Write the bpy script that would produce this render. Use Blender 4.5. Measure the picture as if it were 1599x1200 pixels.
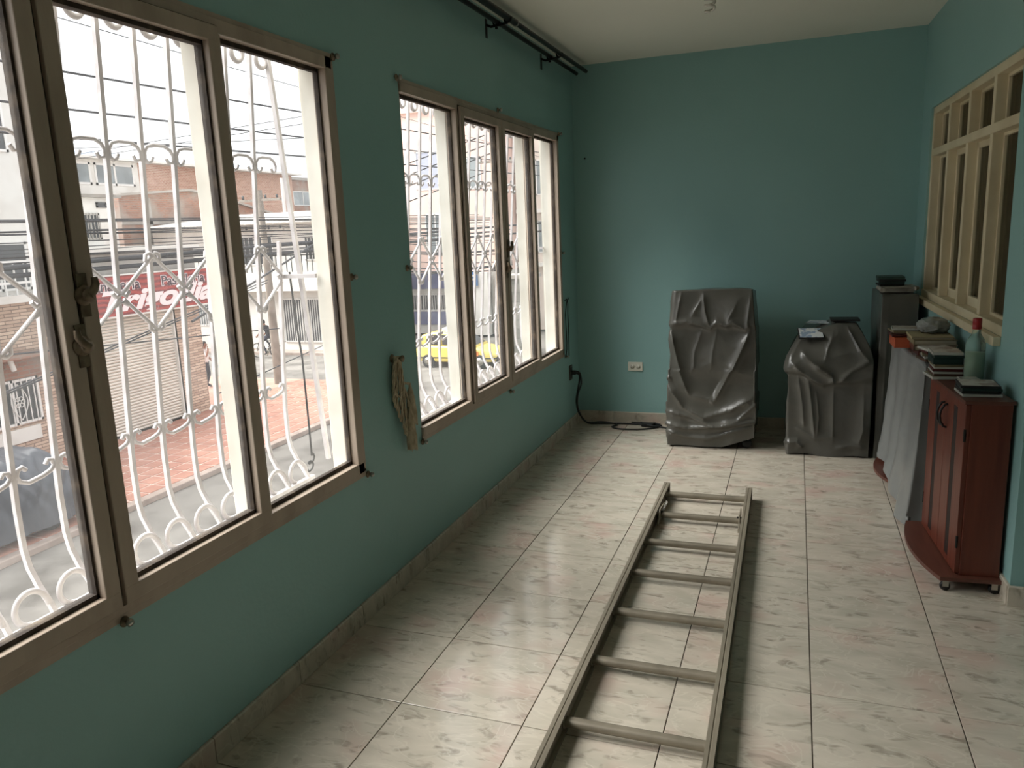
import bpy, bmesh, math, random
from mathutils import Vector, Matrix, noise
random.seed(7)
sc = bpy.context.scene
col = sc.collection
for o in list(bpy.data.objects):
    bpy.data.objects.remove(o)

# ------------------------------------------------------------------ camera
cam_d = bpy.data.cameras.new('camera')
cam = bpy.data.objects.new('camera', cam_d)
col.objects.link(cam)
cam_d.sensor_fit = 'HORIZONTAL'
cam_d.sensor_width = 36.0
cam_d.lens = 36.0 * 1201.43 / 1599.0
cam_d.clip_start = 0.05
cam_d.clip_end = 500
CAM = Vector((1.57423, -1.56679, 1.50744))
FW = Vector((-0.34209999, 0.91874073, -0.19718792))
RT = Vector((0.93924821, 0.34057352, -0.04269046))
UP = Vector((-0.02793552, 0.19981281, 0.97943578))
m = Matrix((RT, UP, -FW)).transposed().to_4x4()
m.translation = CAM
cam.matrix_world = m
sc.camera = cam

# ------------------------------------------------------------------ light
world = bpy.data.worlds.new('overcast_sky')
sc.world = world
world.use_nodes = True
bgn = world.node_tree.nodes['Background']
bgn.inputs['Color'].default_value = (0.95, 0.965, 1.0, 1)
bgn.inputs['Strength'].default_value = 1.4
sun_d = bpy.data.lights.new('veiled_sun', 'SUN')
sun_d.energy = 9.6
sun_d.angle = math.radians(56)
sun_d.color = (1.0, 0.98, 0.95)
sun = bpy.data.objects.new('veiled_sun', sun_d)
col.objects.link(sun)
SUN_DIR = Vector((0.56, 0.22, -0.80))
sun.rotation_euler = SUN_DIR.to_track_quat('-Z', 'Y').to_euler()
sun.location = (-20, -5, 30)
vs = sc.view_settings
vs.view_transform = 'Standard'
vs.look = 'None'
vs.exposure = 0.37
vs.gamma = 1.0
vs.use_curve_mapping = False

# ------------------------------------------------------------------ helpers
def lin(c):
    out = []
    for v in c:
        v = v / 255.0
        out.append(v / 12.92 if v <= 0.04045 else ((v + 0.055) / 1.055) ** 2.4)
    return (out[0], out[1], out[2], 1.0)

MATS = {}
def mat(name, c, rough=0.6, metal=0.0, c2=None, scale=6.0, stretch=(1, 1, 1), detail=4.0, bump=0.0,
        bscale=None, lo=0.35, hi=0.7, spec=0.5, coat=0.0, obj_space=True):
    if name in MATS:
        return MATS[name]
    M = bpy.data.materials.new(name)
    M.use_nodes = True
    nt = M.node_tree
    b = nt.nodes['Principled BSDF']
    b.inputs['Base Color'].default_value = lin(c)
    b.inputs['Roughness'].default_value = rough
    b.inputs['Metallic'].default_value = metal
    b.inputs['Specular IOR Level'].default_value = spec
    b.inputs['Coat Weight'].default_value = coat
    if c2 or bump:
        tc = nt.nodes.new('ShaderNodeTexCoord')
        mp = nt.nodes.new('ShaderNodeMapping')
        mp.inputs['Scale'].default_value = stretch
        if obj_space:
            nt.links.new(tc.outputs['Object'], mp.inputs['Vector'])
        else:
            ge = nt.nodes.new('ShaderNodeNewGeometry')
            nt.links.new(ge.outputs['Position'], mp.inputs['Vector'])
        nz = nt.nodes.new('ShaderNodeTexNoise')
        nz.inputs['Scale'].default_value = scale
        nz.inputs['Detail'].default_value = detail
        nt.links.new(mp.outputs['Vector'], nz.inputs['Vector'])
        if c2:
            cr = nt.nodes.new('ShaderNodeValToRGB')
            cr.color_ramp.elements[0].position = lo
            cr.color_ramp.elements[0].color = lin(c)
            cr.color_ramp.elements[1].position = hi
            cr.color_ramp.elements[1].color = lin(c2)
            nt.links.new(nz.outputs['Fac'], cr.inputs['Fac'])
            nt.links.new(cr.outputs['Color'], b.inputs['Base Color'])
        if bump:
            bp = nt.nodes.new('ShaderNodeBump')
            bp.inputs['Strength'].default_value = bump
            bp.inputs['Distance'].default_value = 0.02
            if bscale:
                n2 = nt.nodes.new('ShaderNodeTexNoise')
                n2.inputs['Scale'].default_value = bscale
                n2.inputs['Detail'].default_value = 3
                nt.links.new(mp.outputs['Vector'], n2.inputs['Vector'])
                nt.links.new(n2.outputs['Fac'], bp.inputs['Height'])
            else:
                nt.links.new(nz.outputs['Fac'], bp.inputs['Height'])
            nt.links.new(bp.outputs['Normal'], b.inputs['Normal'])
    MATS[name] = M
    return M

def glass_mat(name, tint=(1, 1, 1, 1), dust=0.0, rough=0.02):
    M = bpy.data.materials.new(name)
    M.use_nodes = True
    nt = M.node_tree
    nt.nodes.clear()
    out = nt.nodes.new('ShaderNodeOutputMaterial')
    tr = nt.nodes.new('ShaderNodeBsdfTransparent')
    tr.inputs['Color'].default_value = tint
    gl = nt.nodes.new('ShaderNodeBsdfGlossy')
    gl.inputs['Roughness'].default_value = rough
    lw = nt.nodes.new('ShaderNodeLayerWeight')
    pw = nt.nodes.new('ShaderNodeMath'); pw.operation = 'POWER'; pw.inputs[1].default_value = 5.0
    nt.links.new(lw.outputs['Facing'], pw.inputs[0])
    fr = nt.nodes.new('ShaderNodeMath'); fr.operation = 'MULTIPLY_ADD'; fr.inputs[1].default_value = 0.6; fr.inputs[2].default_value = 0.03
    nt.links.new(pw.outputs[0], fr.inputs[0])
    mx = nt.nodes.new('ShaderNodeMixShader')
    nt.links.new(fr.outputs[0], mx.inputs['Fac'])
    nt.links.new(tr.outputs['BSDF'], mx.inputs[1])
    nt.links.new(gl.outputs['BSDF'], mx.inputs[2])
    last = mx.outputs['Shader']
    if dust:
        tl = nt.nodes.new('ShaderNodeBsdfTranslucent'); tl.inputs['Color'].default_value = (0.9, 0.9, 0.88, 1)
        ge = nt.nodes.new('ShaderNodeNewGeometry'); nz = nt.nodes.new('ShaderNodeTexNoise'); nz.inputs['Scale'].default_value = 5.0; nz.inputs['Detail'].default_value = 5
        nt.links.new(ge.outputs['Position'], nz.inputs['Vector'])
        mr = nt.nodes.new('ShaderNodeMapRange'); mr.inputs['From Min'].default_value = 0.3; mr.inputs['From Max'].default_value = 0.75
        mr.inputs['To Min'].default_value = dust * 0.4; mr.inputs['To Max'].default_value = dust * 1.6
        nt.links.new(nz.outputs['Fac'], mr.inputs['Value'])
        m2 = nt.nodes.new('ShaderNodeMixShader')
        nt.links.new(mr.outputs[0], m2.inputs['Fac']); nt.links.new(last, m2.inputs[1]); nt.links.new(tl.outputs[0], m2.inputs[2])
        last = m2.outputs[0]
    nt.links.new(last, out.inputs['Surface'])
    MATS[name] = M
    return M

def brick_mat(name, c1, c2, mortar, scale, bw=0.5, rh=0.25, ms=0.02, rough=0.9, bump=0.4, axis='yz', dirt=None):
    M = bpy.data.materials.new(name)
    M.use_nodes = True
    nt = M.node_tree
    b = nt.nodes['Principled BSDF']
    b.inputs['Roughness'].default_value = rough
    ge = nt.nodes.new('ShaderNodeNewGeometry')
    sp = nt.nodes.new('ShaderNodeSeparateXYZ')
    cb = nt.nodes.new('ShaderNodeCombineXYZ')
    nt.links.new(ge.outputs['Position'], sp.inputs[0])
    nt.links.new(sp.outputs[{'y': 'Y', 'x': 'X', 'z': 'Z'}[axis[0]]], cb.inputs['X'])
    nt.links.new(sp.outputs[{'y': 'Y', 'x': 'X', 'z': 'Z'}[axis[1]]], cb.inputs['Y'])
    br = nt.nodes.new('ShaderNodeTexBrick')
    br.inputs['Color1'].default_value = lin(c1)
    br.inputs['Color2'].default_value = lin(c2)
    br.inputs['Mortar'].default_value = lin(mortar)
    br.inputs['Scale'].default_value = scale
    br.inputs['Mortar Size'].default_value = ms
    br.inputs['Brick Width'].default_value = bw
    br.inputs['Row Height'].default_value = rh
    nt.links.new(cb.outputs[0], br.inputs['Vector'])
    last = br.outputs['Color']
    if dirt:
        nz = nt.nodes.new('ShaderNodeTexNoise')
        nz.inputs['Scale'].default_value = 0.9
        nz.inputs['Detail'].default_value = 6
        nt.links.new(ge.outputs['Position'], nz.inputs['Vector'])
        cr = nt.nodes.new('ShaderNodeValToRGB')
        cr.color_ramp.elements[0].position = 0.45
        cr.color_ramp.elements[1].position = 0.62
        nt.links.new(nz.outputs['Fac'], cr.inputs['Fac'])
        mx = nt.nodes.new('ShaderNodeMix')
        mx.data_type = 'RGBA'
        mx.inputs['B'].default_value = lin(dirt)
        nt.links.new(cr.outputs['Color'], mx.inputs['Factor'])
        nt.links.new(last, mx.inputs['A'])
        last = mx.outputs['Result']
    nt.links.new(last, b.inputs['Base Color'])
    if bump:
        bp = nt.nodes.new('ShaderNodeBump')
        bp.inputs['Strength'].default_value = bump
        bp.inputs['Distance'].default_value = 0.03
        bp.invert = True
        nt.links.new(br.outputs['Fac'], bp.inputs['Height'])
        nt.links.new(bp.outputs['Normal'], b.inputs['Normal'])
    MATS[name] = M
    return M

class MB:
    """collects shapes, builds ONE mesh object"""
    def __init__(s):
        s.v = []; s.f = []; s.sm = []; s.mi = []
        s.cur = 0
    def add(s, vs, fs, smooth=False):
        n = len(s.v)
        s.v += [tuple(v) for v in vs]
        s.f += [tuple(i + n for i in f) for f in fs]
        s.sm += [smooth] * len(fs)
        s.mi += [s.cur] * len(fs)
        return s
    def box(s, x0, x1, y0, y1, z0, z1, bev=0.0, M=None):
        if x0 > x1: x0, x1 = x1, x0
        if y0 > y1: y0, y1 = y1, y0
        if z0 > z1: z0, z1 = z1, z0
        if bev > 0:
            bm = bmesh.new()
            bmesh.ops.create_cube(bm, size=1)
            for v in bm.verts:
                v.co = Vector(((x0 + x1) / 2 + v.co.x * (x1 - x0), (y0 + y1) / 2 + v.co.y * (y1 - y0), (z0 + z1) / 2 + v.co.z * (z1 - z0)))
            bmesh.ops.bevel(bm, geom=bm.edges[:] , offset=bev, segments=2, affect='EDGES', profile=0.5)
            bm.verts.index_update()
            vs_ = [v.co.copy() for v in bm.verts]
            fs_ = [[v.index for v in f.verts] for f in bm.faces]
            bm.free()
        else:
            vs_ = [Vector(p) for p in ((x0, y0, z0), (x1, y0, z0), (x1, y1, z0), (x0, y1, z0), (x0, y0, z1), (x1, y0, z1), (x1, y1, z1), (x0, y1, z1))]
            fs_ = [(3, 2, 1, 0), (4, 5, 6, 7), (0, 1, 5, 4), (1, 2, 6, 5), (2, 3, 7, 6), (3, 0, 4, 7)]
        if M is not None:
            vs_ = [M @ v for v in vs_]
        return s.add(vs_, fs_)
    def tube(s, pts, r, n=8, closed=False, caps=True, flat=None, phase=0.0):
        pts = [Vector(p) for p in pts]
        k = len(pts)
        rs = r if isinstance(r, (list, tuple)) else [r] * k
        vs_ = []; fs_ = []
        prev = None
        for i, p in enumerate(pts):
            if closed:
                t = pts[(i + 1) % k] - pts[i - 1]
            else:
                t = pts[min(i + 1, k - 1)] - pts[max(i - 1, 0)]
            if t.length < 1e-9:
                t = Vector((0, 0, 1))
            t.normalize()
            if prev is None:
                a = Vector((0, 0, 1)) if abs(t.z) < 0.9 else Vector((1, 0, 0))
                n1 = t.cross(a).normalized()
            else:
                n1 = prev - t * prev.dot(t)
                if n1.length < 1e-6:
                    n1 = t.orthogonal()
                n1.normalize()
            prev = n1
            n2 = t.cross(n1)
            for j in range(n):
                a = 2 * math.pi * j / n + phase
                vs_.append(p + (n1 * math.cos(a) + n2 * math.sin(a) * (flat or 1.0)) * rs[i])
        m_ = k if closed else k - 1
        for i in range(m_):
            for j in range(n):
                a = i * n + j; b = i * n + (j + 1) % n
                c = ((i + 1) % k) * n + (j + 1) % n; d = ((i + 1) % k) * n + j
                fs_.append((a, b, c, d))
        s.add(vs_, fs_, n > 4)
        if caps and not closed:
            s.add(vs_[:n], [tuple(range(n - 1, -1, -1))])
            s.add(vs_[-n:], [tuple(range(n))])
        return s
    def lathe(s, prof, n=24, c=(0, 0, 0), axis='z', smooth=True, cap=True):
        vs_ = []; fs_ = []
        for (r, h) in prof:
            for j in range(n):
                a = 2 * math.pi * j / n
                x, y = r * math.cos(a), r * math.sin(a)
                if axis == 'z': p = (c[0] + x, c[1] + y, c[2] + h)
                elif axis == 'x': p = (c[0] + h, c[1] + x, c[2] + y)
                else: p = (c[0] + y, c[1] + h, c[2] + x)
                vs_.append(p)
        for i in range(len(prof) - 1):
            for j in range(n):
                fs_.append((i * n + j, i * n + (j + 1) % n, (i + 1) * n + (j + 1) % n, (i + 1) * n + j))
        s.add(vs_, fs_, smooth)
        if cap:
            s.add(vs_[:n], [tuple(range(n - 1, -1, -1))])
            s.add(vs_[-n:], [tuple(range(n))])
        return s
    def prism(s, poly, a0, a1, axis='x', smooth=False):
        """poly of 2-D points in the two other axes, extruded along axis"""
        def P(u, v, a):
            return {'x': (a, u, v), 'y': (u, a, v), 'z': (u, v, a)}[axis]
        n = len(poly)
        vs_ = [P(u, v, a0) for u, v in poly] + [P(u, v, a1) for u, v in poly]
        fs_ = [(i, (i + 1) % n, n + (i + 1) % n, n + i) for i in range(n)]
        s.add(vs_, fs_, smooth)
        s.add(vs_[:n], [tuple(range(n - 1, -1, -1))])
        s.add(vs_[n:], [tuple(range(n))])
        return s
    def mesh(s, name, mats):
        me = bpy.data.meshes.new(name)
        me.from_pydata(s.v, [], s.f)
        if not isinstance(mats, (list, tuple)):
            mats = [mats]
        for q in mats:
            me.materials.append(q)
        me.polygons.foreach_set('use_smooth', s.sm)
        me.polygons.foreach_set('material_index', s.mi)
        bm = bmesh.new()
        bm.from_mesh(me)
        bmesh.ops.recalc_face_normals(bm, faces=bm.faces)
        bm.to_mesh(me)
        bm.free()
        me.update()
        return me
    def build(s, name, mats, parent=None, **kw):
        return link(name, s.mesh(name, mats), parent, **kw)

def link(name, me, parent=None, label=None, cat=None, group=None, kind=None, loc=None, rz=None):
    o = bpy.data.objects.new(name, me)
    col.objects.link(o)
    if parent: o.parent = parent
    if loc is not None: o.location = loc
    if rz is not None: o.rotation_euler = (0, 0, rz)
    tag(o, label, cat, group, kind)
    return o

def tag(o, label=None, cat=None, group=None, kind=None):
    if label: o['label'] = label
    if cat: o['category'] = cat
    if group: o['group'] = group
    if kind: o['kind'] = kind
    return o

def empty(name, loc=(0, 0, 0), rz=0, parent=None, **kw):
    o = link(name, None, parent, loc=loc, rz=rz, **kw)
    o.empty_display_size = 0.1
    return o

def copy_tree(o, parent=None):
    c = o.copy(); col.objects.link(c)
    c.parent = parent
    for ch in list(o.children):
        copy_tree(ch, c)
    return c

def arc(cx, cy, r, a0, a1, n=10):
    return [(cx + r * math.cos(math.radians(a0 + (a1 - a0) * i / n)), cy + r * math.sin(math.radians(a0 + (a1 - a0) * i / n))) for i in range(n + 1)]

ORD = ['first', 'second', 'third', 'fourth', 'fifth', 'sixth', 'seventh', 'eighth', 'ninth', 'tenth', 'eleventh', 'twelfth', 'thirteenth', 'fourteenth', 'fifteenth', 'sixteenth', 'seventeenth', 'eighteenth']

# ------------------------------------------------------------------ materials
def wall_paint(name, c, c2):
    return mat(name, c, 0.5, 0, c2, scale=1.3, detail=6, bump=0.06, bscale=60, lo=0.3, hi=0.75, obj_space=False)
M_WALL = wall_paint('teal_wall_paint', (140, 180, 177), (146, 186, 183))
M_CEIL = mat('ceiling_paint', (226, 226, 212), 0.8, 0, (232, 231, 218), scale=1.0, obj_space=False)
M_WHITE = mat('white_reveal_paint', (226, 224, 214), 0.7, 0, (206, 202, 190), scale=5, detail=6, obj_space=False)
M_FRAME = mat('cream_window_enamel', (176, 160, 144), 0.42, 0, (150, 133, 117), scale=7, stretch=(1, 1, 0.4), detail=7, bump=0.12, bscale=30, lo=0.45, hi=0.8, obj_space=False)
M_GASKET_SHADE = mat('dark_putty_and_gap_shade', (58, 48, 40), 0.8, 0, (110, 96, 80), scale=14, detail=6, obj_space=False, lo=0.5, hi=0.75)
M_CREAM = mat('cream_interior_frame', (222, 210, 178), 0.5, 0, (205, 190, 155), scale=4, obj_space=False)
M_GRILLE = mat('white_grille_enamel', (206, 202, 203), 0.5, 0, (182, 176, 176), scale=18, detail=5, obj_space=False)
M_GLASS = glass_mat('dusty_window_glass', (0.97, 0.975, 0.97, 1), dust=0.022)
M_RUST = mat('worn_latch_metal', (92, 78, 62), 0.55, 0.5, (140, 126, 104), scale=30, detail=5)
M_CHROME = mat('dull_chrome', (176, 172, 164), 0.3, 0.9)
M_BLACK = mat('black_plastic', (22, 22, 22), 0.5)
M_ROD = mat('black_rod_metal', (26, 27, 26), 0.4, 0.5)
M_ALU = mat('weathered_aluminium', (150, 141, 124), 0.45, 0.15, (118, 110, 95), scale=9, stretch=(1, 0.15, 1), detail=6, lo=0.35, hi=0.75)
M_GROUT = mat('dark_grout', (70, 62, 54), 0.9)
def tile_mat():
    M = bpy.data.materials.new('marbled_ceramic_tile')
    M.use_nodes = True
    nt = M.node_tree; L = nt.links
    b = nt.nodes['Principled BSDF']
    ge = nt.nodes.new('ShaderNodeNewGeometry')
    oi = nt.nodes.new('ShaderNodeObjectInfo')
    ad = nt.nodes.new('ShaderNodeVectorMath'); ad.operation = 'MULTIPLY_ADD'
    ad.inputs[1].default_value = (1, 1, 1)
    cb = nt.nodes.new('ShaderNodeMath'); cb.operation = 'MULTIPLY'; cb.inputs[1].default_value = 9.0
    L.new(oi.outputs['Random'], cb.inputs[0])
    L.new(ge.outputs['Position'], ad.inputs[0]); L.new(cb.outputs[0], ad.inputs[2])
    mp = nt.nodes.new('ShaderNodeMapping')
    mp.inputs['Scale'].default_value = (11, 27, 11)
    mp.inputs['Rotation'].default_value = (0, 0, 0.30)
    L.new(ad.outputs[0], mp.inputs['Vector'])
    def nz(scale, det, dist=0.0, src=mp):
        n = nt.nodes.new('ShaderNodeTexNoise')
        n.inputs['Scale'].default_value = scale; n.inputs['Detail'].default_value = det; n.inputs['Distortion'].default_value = dist
        L.new(src.outputs[0], n.inputs['Vector'])
        return n
    def ramp(n, p0, c0, p1, c1):
        r = nt.nodes.new('ShaderNodeValToRGB')
        r.color_ramp.elements[0].position = p0; r.color_ramp.elements[0].color = c0
        r.color_ramp.elements[1].position = p1; r.color_ramp.elements[1].color = c1
        L.new(n.outputs['Fac'], r.inputs['Fac'])
        return r
    def mix(f, a, bb):
        mx = nt.nodes.new('ShaderNodeMix'); mx.data_type = 'RGBA'
        L.new(f, mx.inputs['Factor'])
        if isinstance(a, tuple): mx.inputs['A'].default_value = a
        else: L.new(a, mx.inputs['A'])
        if isinstance(bb, tuple): mx.inputs['B'].default_value = bb
        else: L.new(bb, mx.inputs['B'])
        return mx.outputs['Result']
    base = ramp(nz(0.5, 4, 0.5), 0.35, lin((206, 196, 180)), 0.65, lin((188, 180, 164)))
    pink = ramp(nz(0.42, 3, 0.4, ad), 0.0, (0, 0, 0, 1), 1.0, (1, 1, 1, 1))
    n2 = nt.nodes.new('ShaderNodeTexNoise'); n2.inputs['Scale'].default_value = 4.2; n2.inputs['Detail'].default_value = 2
    L.new(ad.outputs[0], n2.inputs['Vector'])
    r2 = ramp(n2, 0.52, (0, 0, 0, 1), 0.72, (0.6, 0.6, 0.6, 1))
    c = mix(r2.outputs['Color'], base.outputs['Color'], lin((200, 168, 156)))
    r3 = ramp(nz(1.0, 3.0, 0.9), 0.56, (0, 0, 0, 1), 0.72, (0.62, 0.62, 0.62, 1))
    c = mix(r3.outputs['Color'], c, lin((122, 112, 98)))
    mp2 = nt.nodes.new('ShaderNodeMapping'); mp2.inputs['Scale'].default_value = (5, 9, 5); mp2.inputs['Rotation'].default_value = (0, 0, -0.5)
    L.new(ad.outputs[0], mp2.inputs['Vector'])
    n4 = nz(0.9, 3, 1.6, mp2)
    ab = nt.nodes.new('ShaderNodeMath'); ab.operation = 'SUBTRACT'; ab.inputs[1].default_value = 0.5; L.new(n4.outputs['Fac'], ab.inputs[0])
    ab2 = nt.nodes.new('ShaderNodeMath'); ab2.operation = 'ABSOLUTE'; L.new(ab.outputs[0], ab2.inputs[0])
    r4 = nt.nodes.new('ShaderNodeValToRGB')
    r4.color_ramp.elements[0].position = 0.0; r4.color_ramp.elements[0].color = (0.55, 0.55, 0.55, 1)
    r4.color_ramp.elements[1].position = 0.025; r4.color_ramp.elements[1].color = (0, 0, 0, 1)
    L.new(ab2.outputs[0], r4.inputs['Fac'])
    c = mix(r4.outputs['Color'], c, lin((214, 206, 190)))
    L.new(c, b.inputs['Base Color'])
    b.inputs['Roughness'].default_value = 0.13
    b.inputs['Specular IOR Level'].default_value = 0.75
    bp = nt.nodes.new('ShaderNodeBump'); bp.inputs['Strength'].default_value = 0.03; bp.inputs['Distance'].default_value = 0.01
    n5 = nt.nodes.new('ShaderNodeTexNoise'); n5.inputs['Scale'].default_value = 14
    L.new(ge.outputs['Position'], n5.inputs['Vector']); L.new(n5.outputs['Fac'], bp.inputs['Height'])
    L.new(bp.outputs['Normal'], b.inputs['Normal'])
    return M
M_TILE = tile_mat()

# ------------------------------------------------------------------ room shell
H = 2.648; YB = 4.18; XR = 2.31; T = 0.42; W0 = 0.3984
ZS = -3.9                       # street level
XO = -0.115                     # outer face of the street wall
W1 = (-1.42, 0.94); W2 = (1.46, 3.755); WZ = (0.60, 2.13)

fl = MB().box(0, 3.6, -3.3, YB + 0.15, -0.16, -0.004).build('floor', M_GROUT, kind='structure', label='marbled cream ceramic tile floor with thin dark grout lines')
xs = [(0.0, W0)] + [(W0 + T * k, W0 + T * (k + 1)) for k in range(7)] + [(W0 + T * 7, 3.6)]
tile_cache = {}
for k in range(-8, 10):
    y0, y1 = max(T * k, -3.3), min(T * (k + 1), YB + 0.0)
    for x0, x1 in xs:
        if y0 > 1.66 and x0 > 2.4: continue
        x1c = x1
        key = (round(x1c - x0, 3), round(y1 - y0, 3))
        if key[0] < 0.05 or key[1] < 0.05: continue
        if key not in tile_cache:
            g = 0.0016
            tile_cache[key] = MB().box(g, key[0] - g, g, key[1] - g, -0.008, 0, bev=0.0012).mesh('tile', M_TILE)
        link('tile', tile_cache[key], fl, loc=(x0, y0, 0))

MB().box(XO, 3.75, -3.45, YB + 0.15, H, H + 0.18).build('ceiling', M_CEIL, kind='structure', label='plain off-white painted ceiling')
# street wall with two openings
m_ = MB()
zs0 = ZS
for a, b in ((-3.45, W1[0]), (W1[1], W2[0]), (W2[1], YB + 0.15)):
    m_.box(XO, 0, a, b, WZ[0], WZ[1])
m_.box(XO, 0, -3.45, YB + 0.15, -0.2, WZ[0]).box(XO, 0, -3.45, YB + 0.15, WZ[1], H)
m_.build('wall_left', M_WALL, kind='structure', label='teal painted street wall holding the two barred windows')
m_ = MB()
for a, b in ((-3.45, W1[0]), (W1[1], W2[0]), (W2[1], YB + 0.15)):
    m_.box(XO - 0.015, XO - 0.001, a, b, WZ[0], WZ[1])
m_.box(XO - 0.015, XO - 0.001, -3.45, YB + 0.15, -0.2, WZ[0]).box(XO - 0.015, XO - 0.001, -3.45, YB + 0.15, WZ[1], H + 0.18)
m_.build('wall_left_outer', M_WHITE, kind='structure', label='white rendered street face of the window wall')
MB().box(XO - 0.02, 0, -3.45, YB + 0.15, ZS, -0.2).build('wall_left_lower', M_WHITE, kind='structure', label='white outer wall of the storey below')
MB().box(0, 3.75, YB, YB + 0.15, -0.2, H).build('wall_back', M_WALL, kind='structure', label='teal painted end wall behind the covered furniture')
MB().box(0, 3.75, -3.45, -3.3, -0.2, H).build('wall_front', M_WALL, kind='structure', label='teal painted wall behind the viewer')
MB().box(3.6, 3.75, -3.3, YB, -0.2, H).build('wall_far_right', M_WALL, kind='structure', label='teal painted side wall right of the viewer')
TH = 0.02975
RW = empty('wall_right', (XR, YB, 0), TH, kind='structure', label='teal painted wall with the cream framed interior window')
L0, L1 = -2.13, -0.29           # window opening in the wall's own frame (y local)
Z0, Z1 = 0.985, 2.115
m_ = MB()
m_.box(0, 0.15, -2.521, L0, 0, H).box(0, 0.15, L1, 0.05, 0, H).box(0, 0.15, L0, L1, 0, Z0).box(0, 0.15, L0, L1, Z1, H)
m_.build('plaster', M_WALL, RW)
MB().box(2.53, 3.6, 1.66, 1.81, 0, H).build('wall_return', M_WALL, kind='structure', label='short teal return wall at the right edge')

# skirting tiles
def skirting(name, label, p0, p1, nrm, first, hgt=0.082, parent=None):
    p0 = Vector(p0); p1 = Vector(p1); d = (p1 - p0); Ltot = d.length; d.normalize(); n = Vector(nrm)
    root = empty(name, (0, 0, 0), parent=parent, kind='structure' if not parent else None, label=label)
    s = 0.0; cuts = [0.0]; q = first
    while q < Ltot - 0.02:
        cuts.append(q); q += T
    cuts.append(Ltot)
    for a, b in zip(cuts[:-1], cuts[1:]):
        A = p0 + d * (a + 0.0015); B = p0 + d * (b - 0.0015)
        vs_ = []
        for P in (A, B):
            for (o, z) in ((0.0005, 0.0005), (0.012, 0.0005), (0.012, hgt - 0.004), (0.008, hgt), (0.0005, hgt)):
                vs_.append(P + n * o + Vector((0, 0, z)))
        fs_ = [(i, (i + 1) % 5, 5 + (i + 1) % 5, 5 + i) for i in range(5)] + [(4, 3, 2, 1, 0), (5, 6, 7, 8, 9)]
        MB().add(vs_, fs_).build('tile', M_TILE, root)
    return root
skirting('baseboard_left', 'marbled tile skirting along the foot of the street wall', (0, -3.3, 0), (0, YB, 0), (1, 0, 0), 0.36)
skirting('baseboard_back', 'marbled tile skirting along the end wall', (0.013, YB, 0), (XR - 0.01, YB, 0), (0, -1, 0), 0.26)
rd = Vector((math.sin(TH), -math.cos(TH), 0)); rn = Vector((-math.cos(TH), -math.sin(TH), 0))
P0 = Vector((XR, YB, 0))
skirting('baseboard_right', 'marbled tile skirting along the right wall', P0 + rd * 0.02, P0 + rd * 2.53, rn, 0.3)
skirting('baseboard_return', 'marbled tile skirting on the short return wall', (2.375, 1.652, 0), (3.58, 1.652, 0), (0, -1, 0), 0.3)
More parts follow.
